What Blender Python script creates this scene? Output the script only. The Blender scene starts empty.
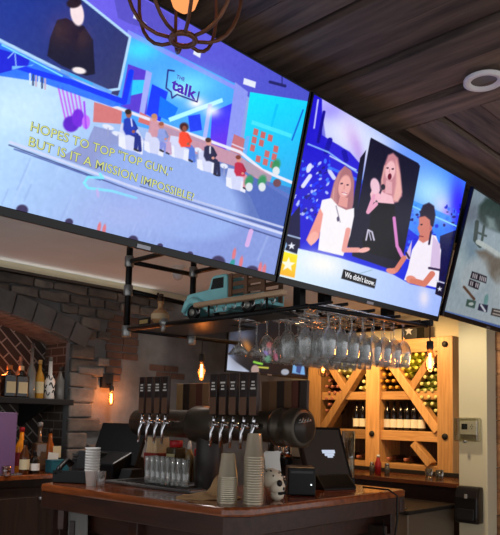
import bpy, bmesh, math, random
import numpy as np
from mathutils import Vector, Matrix
random.seed(7); rng = np.random.default_rng(5)
SC = bpy.context.scene
COL = SC.collection
PI = math.pi

# ------------------------------------------------------------------ camera
EYE = 1.48; FPX = 672.0; PPY = 357.5
p, r, A = math.radians(5.24), math.radians(1.41), math.radians(45.7)
Fc = np.array([0, math.cos(p), math.sin(p)]); Uc = np.array([0, -math.sin(p), math.cos(p)]); Rc = np.array([1., 0, 0])
Rr, Ur = math.cos(r)*Rc + math.sin(r)*Uc, -math.sin(r)*Rc + math.cos(r)*Uc
M3 = np.array([[math.cos(A), math.sin(A), 0], [-math.sin(A), math.cos(A), 0], [0, 0, 1]])
CF, CU, CR = M3@Fc, M3@Ur, M3@Rr
CO = np.array([0, 0, EYE])
def ray(x, y): return CF + CR*(x-250)/FPX - CU*(y-PPY)/FPX
def at(x, y, ax, v):
    d = ray(x, y); t = (v-CO[ax])/d[ax]
    return CO + d*t
def Xp(x, y, v): return at(x, y, 0, v)
def Yp(x, y, v): return at(x, y, 1, v)
def Zp(x, y, v): return at(x, y, 2, v)

cam = bpy.data.cameras.new('camera'); co = bpy.data.objects.new('camera', cam); COL.objects.link(co)
cam.sensor_fit = 'HORIZONTAL'; cam.sensor_width = 36; cam.lens = FPX/500*36
cam.shift_y = (PPY-267.5)/500; cam.shift_x = 0; cam.clip_start = .02
m = Matrix.Identity(4)
for i in range(3):
    m[i][0] = CR[i]; m[i][1] = CU[i]; m[i][2] = -CF[i]; m[i][3] = CO[i]
co.matrix_world = m
SC.camera = co
SC.view_settings.view_transform = 'Standard'; SC.view_settings.look = 'None'; SC.view_settings.gamma = 1; SC.view_settings.use_curve_mapping = False
SC.view_settings.exposure = 0

# ------------------------------------------------------------------ materials
def lin(c):
    return tuple(((v/255)/12.92 if v/255 <= .04045 else ((v/255+.055)/1.055)**2.4) for v in c[:3])
MATS = {}
def mat(name, col, rough=.5, metal=0., noise=.0, nscale=8., spec=.5, emit=None, estr=0., bump=0., trans=0., coat=0., ior=1.45):
    if name in MATS: return MATS[name]
    mt = bpy.data.materials.new(name); mt.use_nodes = True; MATS[name] = mt
    nt = mt.node_tree; b = nt.nodes['Principled BSDF']
    c = lin(col)
    b.inputs['Base Color'].default_value = (*c, 1)
    b.inputs['Roughness'].default_value = rough; b.inputs['Metallic'].default_value = metal
    b.inputs['Specular IOR Level'].default_value = spec
    b.inputs['Transmission Weight'].default_value = trans; b.inputs['IOR'].default_value = ior
    b.inputs['Coat Weight'].default_value = coat
    if emit:
        b.inputs['Emission Color'].default_value = (*lin(emit), 1); b.inputs['Emission Strength'].default_value = estr
    if noise or bump:
        tc = nt.nodes.new('ShaderNodeTexCoord'); n = nt.nodes.new('ShaderNodeTexNoise')
        n.inputs['Scale'].default_value = nscale; n.inputs['Detail'].default_value = 6
        nt.links.new(tc.outputs['Object'], n.inputs['Vector'])
        if noise:
            rp = nt.nodes.new('ShaderNodeValToRGB')
            rp.color_ramp.elements[0].position = .3; rp.color_ramp.elements[1].position = .7
            rp.color_ramp.elements[0].color = (*[v*(1-noise) for v in c], 1)
            rp.color_ramp.elements[1].color = (*[min(1, v*(1+noise)) for v in c], 1)
            nt.links.new(n.outputs['Fac'], rp.inputs['Fac']); nt.links.new(rp.outputs['Color'], b.inputs['Base Color'])
        if bump:
            bp = nt.nodes.new('ShaderNodeBump'); bp.inputs['Strength'].default_value = bump; bp.inputs['Distance'].default_value = .02
            nt.links.new(n.outputs['Fac'], bp.inputs['Height']); nt.links.new(bp.outputs['Normal'], b.inputs['Normal'])
    return mt
def wood(name, c1, c2, axis='X', rough=.45, scale=3., coat=0., rnd=True, stretch=14., bump=.15):
    if name in MATS: return MATS[name]
    mt = bpy.data.materials.new(name); mt.use_nodes = True; MATS[name] = mt
    nt = mt.node_tree; b = nt.nodes['Principled BSDF']
    b.inputs['Roughness'].default_value = rough; b.inputs['Coat Weight'].default_value = coat; b.inputs['Coat Roughness'].default_value = .12
    tc = nt.nodes.new('ShaderNodeTexCoord'); mp = nt.nodes.new('ShaderNodeMapping')
    s = [stretch]*3; s['XYZ'.index(axis)] = 1.0
    mp.inputs['Scale'].default_value = s
    n = nt.nodes.new('ShaderNodeTexNoise'); n.inputs['Scale'].default_value = scale; n.inputs['Detail'].default_value = 8; n.inputs['Roughness'].default_value = .62
    rp = nt.nodes.new('ShaderNodeValToRGB')
    rp.color_ramp.elements[0].position = .32; rp.color_ramp.elements[1].position = .68
    rp.color_ramp.elements[0].color = (*lin(c1), 1); rp.color_ramp.elements[1].color = (*lin(c2), 1)
    nt.links.new(tc.outputs['Object'], mp.inputs['Vector'])
    if rnd:
        oi = nt.nodes.new('ShaderNodeAttribute'); oi.attribute_name = 'tint'
        va = nt.nodes.new('ShaderNodeVectorMath'); va.operation = 'ADD'
        nt.links.new(mp.outputs['Vector'], va.inputs[0])
        sc = nt.nodes.new('ShaderNodeVectorMath'); sc.operation = 'SCALE'; sc.inputs['Scale'].default_value = 37.
        nt.links.new(oi.outputs['Color'], sc.inputs[0]); nt.links.new(sc.outputs['Vector'], va.inputs[1])
        nt.links.new(va.outputs['Vector'], n.inputs['Vector'])
        ml = nt.nodes.new('ShaderNodeMath'); ml.operation = 'MULTIPLY_ADD'; ml.inputs[1].default_value = .7; ml.inputs[2].default_value = .65
        nt.links.new(oi.outputs['Fac'], ml.inputs[0])
        hv = nt.nodes.new('ShaderNodeHueSaturation'); nt.links.new(rp.outputs['Color'], hv.inputs['Color']); nt.links.new(ml.outputs['Value'], hv.inputs['Value'])
        nt.links.new(hv.outputs['Color'], b.inputs['Base Color'])
    else:
        nt.links.new(mp.outputs['Vector'], n.inputs['Vector']); nt.links.new(rp.outputs['Color'], b.inputs['Base Color'])
    nt.links.new(n.outputs['Fac'], rp.inputs['Fac'])
    bp = nt.nodes.new('ShaderNodeBump'); bp.inputs['Strength'].default_value = bump; bp.inputs['Distance'].default_value = .01
    nt.links.new(n.outputs['Fac'], bp.inputs['Height']); nt.links.new(bp.outputs['Normal'], b.inputs['Normal'])
    return mt
def glass(name, col=(250, 251, 251), edge=.75, rough=.05, base=.06, milk=.0):
    """thin clear glass: see-through face-on, bright reflections towards the rim"""
    if name in MATS: return MATS[name]
    mt = bpy.data.materials.new(name); mt.use_nodes = True; MATS[name] = mt
    nt = mt.node_tree; nt.nodes.remove(nt.nodes['Principled BSDF'])
    out = nt.nodes['Material Output']
    tr = nt.nodes.new('ShaderNodeBsdfTransparent'); tr.inputs['Color'].default_value = (*lin(col), 1)
    gl = nt.nodes.new('ShaderNodeBsdfGlossy'); gl.inputs['Roughness'].default_value = rough
    lw = nt.nodes.new('ShaderNodeLayerWeight'); lw.inputs['Blend'].default_value = .35
    mr = nt.nodes.new('ShaderNodeMapRange'); mr.inputs['To Min'].default_value = base; mr.inputs['To Max'].default_value = edge
    nt.links.new(lw.outputs['Facing'], mr.inputs['Value'])
    mx = nt.nodes.new('ShaderNodeMixShader')
    nt.links.new(mr.outputs['Result'], mx.inputs['Fac']); nt.links.new(tr.outputs['BSDF'], mx.inputs[1]); nt.links.new(gl.outputs['BSDF'], mx.inputs[2])
    if milk:
        df = nt.nodes.new('ShaderNodeBsdfDiffuse'); df.inputs['Color'].default_value = (.85, .88, .86, 1); m2 = nt.nodes.new('ShaderNodeMixShader'); m2.inputs['Fac'].default_value = milk
        nt.links.new(mx.outputs['Shader'], m2.inputs[1]); nt.links.new(df.outputs['BSDF'], m2.inputs[2]); nt.links.new(m2.outputs['Shader'], out.inputs['Surface'])
    else: nt.links.new(mx.outputs['Shader'], out.inputs['Surface'])
    return mt
def bricks(name, c1, c2, mortar, w=.2, h=.065, rot=(0, 0, 0), plane='XZ'):
    if name in MATS: return MATS[name]
    mt = bpy.data.materials.new(name); mt.use_nodes = True; MATS[name] = mt
    nt = mt.node_tree; b = nt.nodes['Principled BSDF']; b.inputs['Roughness'].default_value = .85
    tc = nt.nodes.new('ShaderNodeTexCoord'); sp = nt.nodes.new('ShaderNodeSeparateXYZ'); cb = nt.nodes.new('ShaderNodeCombineXYZ')
    nt.links.new(tc.outputs['Object'], sp.inputs[0])
    nt.links.new(sp.outputs[plane[0]], cb.inputs[0]); nt.links.new(sp.outputs[plane[1]], cb.inputs[1])
    mp = nt.nodes.new('ShaderNodeMapping'); mp.inputs['Rotation'].default_value = rot
    nt.links.new(cb.outputs[0], mp.inputs['Vector'])
    bt = nt.nodes.new('ShaderNodeTexBrick'); bt.inputs['Scale'].default_value = 1
    bt.inputs['Brick Width'].default_value = w; bt.inputs['Row Height'].default_value = h; bt.inputs['Mortar Size'].default_value = .006
    bt.inputs['Color1'].default_value = (*lin(c1), 1); bt.inputs['Color2'].default_value = (*lin(c2), 1); bt.inputs['Mortar'].default_value = (*lin(mortar), 1)
    nt.links.new(mp.outputs[0], bt.inputs['Vector']); nt.links.new(bt.outputs['Color'], b.inputs['Base Color'])
    bp = nt.nodes.new('ShaderNodeBump'); bp.inputs['Strength'].default_value = .5; bp.inputs['Distance'].default_value = .01; bp.invert = True
    nt.links.new(bt.outputs['Fac'], bp.inputs['Height']); nt.links.new(bp.outputs['Normal'], b.inputs['Normal'])
    return mt
def emis(name, col, s):
    if name in MATS: return MATS[name]
    mt = bpy.data.materials.new(name); mt.use_nodes = True; MATS[name] = mt
    nt = mt.node_tree; nt.nodes.remove(nt.nodes['Principled BSDF'])
    e = nt.nodes.new('ShaderNodeEmission'); e.inputs['Color'].default_value = (*lin(col), 1); e.inputs['Strength'].default_value = s
    nt.links.new(e.outputs[0], nt.nodes['Material Output'].inputs['Surface'])
    return mt

# ------------------------------------------------------------------ mesh builder
class MB:
    def __init__(s): s.v = []; s.f = []; s.t = []; s.sm = []
    def add(s, vs, fs, smooth=False, tint=None):
        o = len(s.v); s.v += [tuple(map(float, q)) for q in vs]; t = random.random() if tint is None else tint
        for f in fs: s.f.append([i+o for i in f]); s.t.append(t); s.sm.append(smooth)
        return s
    def box(s, c, d, rot=None, tint=None):
        x, y, z = d[0]/2, d[1]/2, d[2]/2
        vs = [Vector(q) for q in ((-x,-y,-z),(x,-y,-z),(x,y,-z),(-x,y,-z),(-x,-y,z),(x,-y,z),(x,y,z),(-x,y,z))]
        if rot is not None: vs = [rot@q for q in vs]
        vs = [q+Vector(c) for q in vs]
        return s.add(vs, [(0,3,2,1),(4,5,6,7),(0,1,5,4),(1,2,6,5),(2,3,7,6),(3,0,4,7)], tint=tint)
    def span(s, a, b, tint=None):
        a = np.array(a, float); b = np.array(b, float)
        return s.box((a+b)/2, abs(b-a), tint=tint)
    def bar(s, a, b, w, h, up=(0, 0, 1)):
        a, b = Vector(a), Vector(b); d = (b-a); L = d.length; d.normalize()
        u = Vector(up); sd = d.cross(u)
        if sd.length < 1e-4: sd = d.cross(Vector((1, 0, 0)))
        sd.normalize(); u = sd.cross(d)
        R = Matrix((d, sd, u)).transposed()
        return s.box((a+b)/2, (L, w, h), R)
    def tube(s, pts, rad, n=8, cap=True):
        pts = [Vector(q) for q in pts]; rs = rad if hasattr(rad, '__len__') else [rad]*len(pts)
        vs = []; fs = []; N = len(pts); prev = None
        for i, q in enumerate(pts):
            d = (pts[min(i+1, N-1)]-pts[max(i-1, 0)]).normalized()
            if prev is None: u = d.orthogonal().normalized()
            else: u = (prev - d*prev.dot(d)); u = u.normalized() if u.length > 1e-5 else d.orthogonal().normalized()
            prev = u; w = d.cross(u)
            for k in range(n):
                a = 2*PI*k/n; vs.append(q+(u*math.cos(a)+w*math.sin(a))*rs[i])
        for i in range(N-1):
            for k in range(n):
                fs.append((i*n+k, i*n+(k+1)%n, (i+1)*n+(k+1)%n, (i+1)*n+k))
        if cap: fs.append(tuple(range(n-1, -1, -1))); fs.append(tuple(range((N-1)*n, N*n)))
        return s.add(vs, fs, True)
    def lathe(s, prof, o=(0, 0, 0), n=20, R=None, cap=(True, True)):
        vs = []; fs = []
        for (rr, z) in prof:
            for k in range(n):
                a = 2*PI*k/n; q = Vector((rr*math.cos(a), rr*math.sin(a), z))
                if R is not None: q = R@q
                vs.append(q+Vector(o))
        for i in range(len(prof)-1):
            for k in range(n):
                fs.append((i*n+k, i*n+(k+1)%n, (i+1)*n+(k+1)%n, (i+1)*n+k))
        if cap[0]: fs.append(tuple(range(n-1, -1, -1)))
        if cap[1]: fs.append(tuple(range((len(prof)-1)*n, len(prof)*n)))
        return s.add(vs, fs, True)
    def prism(s, poly, ax, lo, hi, tint=None):
        """poly: 2-D points in the two other axes, extruded along axis ax"""
        def mk(q, t):
            v = [0, 0, 0]; oth = [i for i in range(3) if i != ax]
            v[oth[0]], v[oth[1]], v[ax] = q[0], q[1], t; return v
        n = len(poly)
        vs = [mk(q, lo) for q in poly]+[mk(q, hi) for q in poly]
        fs = [tuple(range(n)), tuple(range(2*n-1, n-1, -1))]+[(i, i+n, (i+1) % n+n, (i+1) % n) for i in range(n)]
        return s.add(vs, fs, tint=tint)
    def build(s, name, mt, parent=None, loc=None, bevel=0, sub=0, solid=0):
        me = bpy.data.meshes.new(name); me.from_pydata(s.v, [], s.f); me.validate(); me.update()
        at_ = me.attributes.new('tint', 'FLOAT', 'FACE')
        if len(at_.data) == len(s.t): at_.data.foreach_set('value', s.t)
        if len(me.polygons) == len(s.sm): me.polygons.foreach_set('use_smooth', s.sm)
        bm = bmesh.new(); bm.from_mesh(me); bmesh.ops.recalc_face_normals(bm, faces=bm.faces); bm.to_mesh(me); bm.free()
        me.materials.append(mt)
        o = bpy.data.objects.new(name, me); COL.objects.link(o)
        if loc is not None: o.location = loc
        if parent: o.parent = parent
        if solid: md = o.modifiers.new('solid', 'SOLIDIFY'); md.thickness = solid
        if bevel: md = o.modifiers.new('bevel', 'BEVEL'); md.width = bevel; md.segments = 2; md.limit_method = 'ANGLE'
        if sub: md = o.modifiers.new('sub', 'SUBSURF'); md.levels = sub; md.render_levels = sub
        return o
def tag(o, label=None, cat=None, group=None, kind=None):
    if label: o['label'] = label
    if cat: o['category'] = cat
    if group: o['group'] = group
    if kind: o['kind'] = kind
    return o
def thing(name, label, cat, loc=(0, 0, 0), rz=0, group=None):
    o = bpy.data.objects.new(name, None); COL.objects.link(o); o.empty_display_size = .05
    o.location = [float(v) for v in loc]; o.rotation_euler = (0, 0, rz)
    return tag(o, label, cat, group)
def copy_tree(o, parent=None):
    c = o.copy(); COL.objects.link(c)
    if parent: c.parent = parent
    for ch in list(o.children): copy_tree(ch, c)
    return c
def dup(o, loc, label, rz=None, scale=None):
    c = copy_tree(o); c.location = [float(v) for v in loc]; c['label'] = label
    if rz is not None: c.rotation_euler.z = rz
    if scale: c.scale = (scale,)*3
    return c
ORD = ['first', 'second', 'third', 'fourth', 'fifth', 'sixth', 'seventh', 'eighth', 'ninth', 'tenth', 'eleventh', 'twelfth', 'thirteenth', 'fourteenth']
def text_mesh(s, size=1., bold=0.):
    cu = bpy.data.curves.new('t', 'FONT'); cu.body = s; cu.size = size; cu.offset = bold; cu.resolution_u = 3
    o = bpy.data.objects.new('t', cu); COL.objects.link(o)
    dg = bpy.context.evaluated_depsgraph_get(); dg.update()
    me = bpy.data.meshes.new_from_object(o.evaluated_get(dg))
    COL.objects.unlink(o); bpy.data.objects.remove(o); bpy.data.curves.remove(cu)
    return me

# ------------------------------------------------------------------ shared materials
BLACK = mat('black_plastic', (10, 10, 11), .4, spec=.3)
MATTE = mat('matte_black', (14, 13, 13), .6)
PIPE = mat('black_iron_pipe', (24, 23, 23), .4, .6)
STEEL = mat('brushed_steel', (170, 172, 175), .28, 1.)
CHROME = mat('chrome', (215, 215, 218), .12, 1.)
PLASTER = mat('cool_plaster', (222, 230, 236), .9, noise=.04, nscale=3)
CREAM = mat('cream_paint', (214, 208, 180), .8, noise=.03, nscale=3)
STUCCO = mat('grey_stucco', (108, 112, 114), .95, noise=.32, nscale=5, bump=.8)
PINE = wood('warm_pine_up', (176, 128, 76), (212, 162, 104), 'Z', .5, 3, rnd=True)
PINEY = wood('warm_pine_along', (176, 128, 76), (212, 162, 104), 'Y', .5, 3, rnd=True)
BARTOP = wood('polished_bar_wood', (96, 46, 20), (150, 78, 36), 'Y', .16, 2, coat=.6, rnd=False)
BARFACE = wood('bar_face_wood', (36, 17, 9), (60, 30, 16), 'Y', .38, 2, rnd=True)
DARKWOOD = wood('dark_wood', (28, 17, 12), (48, 30, 20), 'Z', .45, 2, rnd=True)
CEILW = wood('ceiling_plank_wood', (60, 47, 42), (128, 106, 92), 'Y', .7, 1.6, rnd=True, stretch=10)
CEILX = wood('ceiling_board_wood', (60, 47, 42), (128, 106, 92), 'X', .7, 1.6, rnd=True, stretch=10)
GLASS = glass('clear_glass', edge=.9, base=.06, milk=.06)
WHITE = mat('white_plastic', (225, 222, 214), .4)
PAPER = mat('white_paper', (228, 226, 220), .8)

# ------------------------------------------------------------------ setting
fl = MB().span((-3, -3, -.1), (8, 7, 0)).build('floor', mat('pale_bounce_floor', (196, 190, 182), .5, noise=.2, nscale=4)); tag(fl, kind='structure')  # out-of-view floor, kept pale to bounce light up onto the ceilings
# plank ceiling: planks along y, then a border of boards along x towards the right
cw = MB()
seam = 2.965; px = seam; ki = 0
while px > -2.6:
    w = .205
    zz0 = 3.0+(.024 if ki % 2 else 0)+random.uniform(0, .006)
    cw.span((px-w+.012, -2.5, zz0), (px-.010, 2.02, 3.06)); px -= w; ki += 1
ce = cw.build('ceiling', CEILW, bevel=.004); tag(ce, kind='structure')
cx = MB(); py = 2.02
while py > -2.4:
    ki += 1; cx.span((seam+.004, py-.194, 3.0+(.024 if ki % 2 else 0)+random.uniform(0, .006)), (7.5, py-.006, 3.06)); py -= .208
cbm = cx.build('ceiling', CEILX, bevel=.004); tag(cbm, kind='structure')
dk = MB().span((-2.6, -2.5, 3.065), (7.5, 2.02, 3.1)).build('ceiling', MATTE); tag(dk, kind='structure')
sf = MB().span((-2.6, 2.12, 2.64), (7.5, 5.6, 2.74)).build('ceiling', PLASTER); tag(sf, kind='structure')
bh = MB().span((-2.6, 2.02, 2.64), (7.5, 2.12, 3.1)).build('trim_1', MATTE); tag(bh, kind='structure')

# back wall with segmental arch niche
YW = 4.9; ACX, ACZ, RO, RI = 1.61, -1.32, 3.8, 3.64
XA0, XA1 = .32, 2.9
def arcz(x, R=RI): return ACZ+math.sqrt(R*R-(x-ACX)**2)
wb = MB()
wb.span((XA1, YW, 0), (6.6, YW+.06, 2.64)); wb.span((-2.6, YW, 0), (XA0, YW+.06, 2.64))
n = 24
for i in range(n):
    x0 = XA0+(XA1-XA0)*i/n; x1 = XA0+(XA1-XA0)*(i+1)/n
    wb.prism([(x0, arcz(x0)), (x1, arcz(x1)), (x1, 2.64), (x0, 2.64)], 1, YW, YW+.06, tint=.5)
wall = wb.build('wall_back', STUCCO); tag(wall, kind='structure')
MB().span((XA0, YW, 0), (XA1, 5.3, 1.035)).build('niche_sill', DARKWOOD, wall)
# niche: back, jambs, vault
bk = MB().span((XA0, 5.3, 0), (XA1, 5.36, 2.64)).build('herringbone_brick', bricks('herringbone', (70, 62, 56), (52, 47, 44), (150, 146, 138), .21, .07, (0, 0, PI/4)), wall)
jb = MB().span((XA1, YW+.06, 0), (XA1+.05, 5.3, 2.3)).span((XA0-.05, YW+.06, 0), (XA0, 5.3, 2.3)).build('jamb_brick', bricks('jamb_bricks', (84, 72, 62), (64, 56, 50), (118, 112, 104), .2, .068, plane='YZ'), wall)
vt = MB()
nv = 44
for i in range(nv):                                        # headers of the brick vault, each lying across the niche
    a0 = math.radians(-21+42*i/nv); a1 = math.radians(-21+42*(i+1)/nv-.13)
    for (ya, yb) in ((YW+.002, YW+.19), (YW+.2, 5.3)):
        vt.prism([(ACX+RR*math.sin(a), ACZ+RR*math.cos(a)) for RR, a in ((RI-.012, a0), (RI-.012, a1), (RI+.06, a1), (RI+.06, a0))], 1, ya, yb)
vt.build('vault_brick', mat('vault_brick', (116, 108, 100), .85, noise=.3, nscale=9), wall, bevel=.003)
vm = MB()
for i in range(20):
    a0 = math.radians(-21+42*i/20); a1 = math.radians(-21+42*(i+1)/20)
    vm.prism([(ACX+RR*math.sin(a), ACZ+RR*math.cos(a)) for RR, a in ((RI, a0), (RI, a1), (RI+.07, a1), (RI+.07, a0))], 1, YW+.004, 5.3)
vm.build('vault_mortar', mat('mortar', (196, 192, 184), .95), wall)
vo = MB()
a = -20.6
while a < 20.4:
    a0, a1 = math.radians(a), math.radians(a+2.58)
    vo.prism([(ACX+RR*math.sin(q), ACZ+RR*math.cos(q)) for RR, q in ((RI-.005, a0), (RI-.005, a1), (RO+random.uniform(-.008, .012), a1), (RO, a0))], 1, YW-.045-random.uniform(0, .008), YW+.0)
    a += 2.72
vo.build('arch_stone', mat('arch_stone', (92, 93, 93), .9, noise=.25, nscale=7, bump=.5), wall, bevel=.008)
st = MB(); z = 2.555; row = 0
while z > 1.0:
    h = random.choice((.085, .1, .12, .14)); x = -1.2-random.random()*.2
    while x < 3.75:
        w = random.uniform(.13, .32); cxm = x+w/2
        zc = z-h/2
        lim = ACZ+math.sqrt(max(0, (RO+.03)**2-(cxm-ACX)**2)) if abs(cxm-ACX) < 1.62 else -9
        okk = False
        if XA0 - .02 < cxm < 3.02 and zc > lim: okk = True
        if zc > 2.2 and 3.0 <= cxm < 3.16+.25*random.random(): okk = True
        if zc > 2.42 and cxm < 4.2: okk = True
        if zc <= 2.25 and x > 2.88 and x+w < 3.3: okk = True
        if okk:
            g = .007
            x0, x1, z0, z1 = x+g, x+w-g, z-h+g, z-g
            j = lambda: random.uniform(-.008, .008)
            poly = [(x0+j(), z0+j()), ((x0+x1)/2, z0+j()), (x1+j(), z0+j()), (x1+j(), (z0+z1)/2), (x1+j(), z1+j()), ((x0+x1)/2, z1+j()), (x0+j(), z1+j()), (x0+j(), (z0+z1)/2)]
            st.prism(poly, 1, YW-.03-random.uniform(0, .02), YW+.002)
        x += w
    z -= h
# quoins of the right pier
z = 2.06; k = 0
while z > .4:
    h = random.uniform(.10, .15); w = .26 if k % 2 else .2
    st.span((XA1-.005, YW-.035-random.uniform(0, .015), z-h+.008), (XA1+w+random.uniform(-.03, .04), YW+.002, z)); z -= h; k += 1
STONE = wood('ledge_stone', (66, 66, 66), (112, 107, 100), 'X', .92, 6, rnd=True, stretch=1.6, bump=.6)
st.build('stone_veneer', STONE, wall, bevel=.012)
bp_ = MB()
def brickrow(x0, x1, z, off):
    x = x0+off
    while x < x1:
        bp_.span((x, YW-.012, z), (x+.16, YW+.002, z+.055)); x += .17
zz = 2.30
for i in range(9): brickrow(3.2+.05*(i % 2), 3.62-.035*i+.06*(i % 2)*0, zz-.065*i, .0 if i % 2 else .04)
for i, (xa, xb) in enumerate(((3.72, 4.0), (3.80, 4.05), (3.72, 3.86))): brickrow(xa, xb, 1.90-.065*i, 0)
bp_.build('brick_patch', mat('brick_patch', (92, 72, 62), .9, noise=.25, nscale=8, bump=.4), wall, bevel=.004)
lg = MB().span((-2.6, YW-.06, 2.558), (4.6, YW, 2.578)).build('trim_2', mat('ledge', (70, 66, 62), .8)); tag(lg, kind='structure')
cv = MB().span((-2.6, YW-.012, 2.578), (6.6, YW, 2.64)).build('trim_3', CREAM); tag(cv, kind='structure')
# right wall
wr = MB().span((6.4, 2.3, 0), (6.5, 4.9, 2.64)).build('wall_right', CREAM); tag(wr, kind='structure')
# white pier
wp = MB().span((5.2, 2.405, 0), (5.46, 2.648, 2.64)).build('wall_pier', CREAM, bevel=.004); tag(wp, kind='structure')
wk = MB().span((5.40, .4, 0), (5.46, 2.40, 2.64))
z = 0
while z < 2.6:
    wk.span((5.36+random.uniform(0, .008), .4, z+.003), (5.42, 2.405, min(z+.19, 2.64)-.003)); z += .19
wpl = wk.build('wall_planks', wood('right_plank_wood', (120, 82, 56), (168, 122, 84), 'Y', .6, 2, rnd=True)); tag(wpl, kind='structure')

# ------------------------------------------------------------------ television pictures
class Canvas:
    def __init__(s, tv, nu, nv):
        s.nu, s.nv = nu, nv
        u, v = np.meshgrid(np.linspace(0, 1, nu), np.linspace(0, 1, nv)); s.u, s.v = u.ravel(), v.ravel()
        P = tv['o'][None]+np.outer(s.u*tv['w'], tv['U'])+np.outer(s.v*tv['h'], tv['V'])
        d = P-CO; w = d@CF
        s.x = 250+FPX*(d@CR)/w; s.y = PPY-FPX*(d@CU)/w
        s.c = np.zeros((nu*nv, 3))
    def put(s, a, col):
        a = np.clip(a, 0, 1)[:, None]; s.c = s.c*(1-a)+np.array(col, float)*a
    def inside(s, pts):
        r_ = np.zeros(len(s.x), bool); n = len(pts)
        for i in range(n):
            (x0, y0), (x1, y1) = pts[i], pts[(i+1) % n]
            if y0 == y1: continue
            c = ((y0 > s.y) != (y1 > s.y)) & (s.x < (x1-x0)*(s.y-y0)/(y1-y0)+x0); r_ ^= c
        return r_
    def cover(s, pts, soft=.8):
        dm = np.full(len(s.x), 1e9); n = len(pts)
        for i in range(n):
            (x0, y0), (x1, y1) = pts[i], pts[(i+1) % n]; dx, dy = x1-x0, y1-y0; L = dx*dx+dy*dy+1e-9
            t = np.clip(((s.x-x0)*dx+(s.y-y0)*dy)/L, 0, 1); dm = np.minimum(dm, np.hypot(s.x-x0-t*dx, s.y-y0-t*dy))
        return np.clip(.5+np.where(s.inside(pts), dm, -dm)/soft, 0, 1)
    def poly(s, pts, col, a=1., soft=.8): s.put(s.cover(pts, soft)*a, col)
    def gpoly(s, pts, p0, c0, p1, c1, a=1.):
        p0, p1 = np.array(p0, float), np.array(p1, float); d = p1-p0
        t = np.clip(((s.x-p0[0])*d[0]+(s.y-p0[1])*d[1])/(d@d), 0, 1)[:, None]
        c = np.array(c0, float)*(1-t)+np.array(c1, float)*t
        mk = (s.cover(pts)*a)[:, None] if pts is not None else np.full((len(s.x), 1), a)
        s.c = s.c*(1-mk)+c*mk
    def ell(s, cx, cy, rx, ry, col, a=1., ang=0., soft=.25):
        t = math.radians(ang); dx, dy = s.x-cx, s.y-cy
        q = np.sqrt(((dx*math.cos(t)+dy*math.sin(t))/rx)**2+((-dx*math.sin(t)+dy*math.cos(t))/ry)**2)
        s.put(np.clip((1+soft/2-q)/soft, 0, 1)*a, col)
    def glow(s, cx, cy, rx, ry, col, a=1., ang=0.):
        t = math.radians(ang); dx, dy = s.x-cx, s.y-cy
        q = ((dx*math.cos(t)+dy*math.sin(t))/rx)**2+((-dx*math.sin(t)+dy*math.cos(t))/ry)**2
        s.put(np.exp(-q)*a, col)
    def line(s, pts, w, col, a=1.):
        dm = np.full(len(s.x), 1e9)
        for (x0, y0), (x1, y1) in zip(pts[:-1], pts[1:]):
            dx, dy = x1-x0, y1-y0; L = dx*dx+dy*dy+1e-9
            t = np.clip(((s.x-x0)*dx+(s.y-y0)*dy)/L, 0, 1)
            dm = np.minimum(dm, np.hypot(s.x-x0-t*dx, s.y-y0-t*dy))
        s.put(np.clip((w/2+.4-dm)/.8, 0, 1)*a, col)
    def noise(s, amp, n=24, mask=None):
        g = rng.normal(size=(n, n*2)); iu = s.u*(n*2-1.001); iv = s.v*(n-1.001)
        i, j = iu.astype(int), iv.astype(int); fu, fv = iu-i, iv-j
        q = g[j, i]*(1-fu)*(1-fv)+g[j, i+1]*fu*(1-fv)+g[j+1, i]*(1-fu)*fv+g[j+1, i+1]*fu*fv
        s.c = s.c+(q*amp*(1 if mask is None else mask))[:, None]
    def mesh(s, name, tv, parent, sat=1.):
        g = s.c.mean(1, keepdims=True); s.c = g+(s.c-g)*sat
        me = bpy.data.meshes.new(name)
        vs = np.stack([s.u*tv['w'], s.v*tv['h'], np.zeros_like(s.u)], 1)
        j, i = np.meshgrid(np.arange(s.nv-1), np.arange(s.nu-1), indexing='ij'); b = (j*s.nu+i).ravel()
        fs = np.stack([b, b+1, b+1+s.nu, b+s.nu], 1)
        me.from_pydata(vs.tolist(), [], fs.tolist()); me.update()
        ca = me.color_attributes.new('picture', 'FLOAT_COLOR', 'POINT')
        c = np.clip(s.c, 0, 255)/255; c = np.where(c <= .04045, c/12.92, ((c+.055)/1.055)**2.4)
        ca.data.foreach_set('color', np.concatenate([c, np.ones((len(c), 1))], 1).astype(np.float32).ravel())
        me.materials.append(SCREEN)
        o = bpy.data.objects.new(name, me); COL.objects.link(o); o.parent = parent; o.location = (0, 0, .0005)
        return o
SCREEN = bpy.data.materials.new('lit_screen'); SCREEN.use_nodes = True
nt = SCREEN.node_tree; b = nt.nodes['Principled BSDF']; at_ = nt.nodes.new('ShaderNodeAttribute'); at_.attribute_name = 'picture'
b.inputs['Base Color'].default_value = (.004, .004, .005, 1); b.inputs['Roughness'].default_value = .22; b.inputs['Specular IOR Level'].default_value = .25
nt.links.new(at_.outputs['Color'], b.inputs['Emission Color']); b.inputs['Emission Strength'].default_value = 1.0

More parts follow.
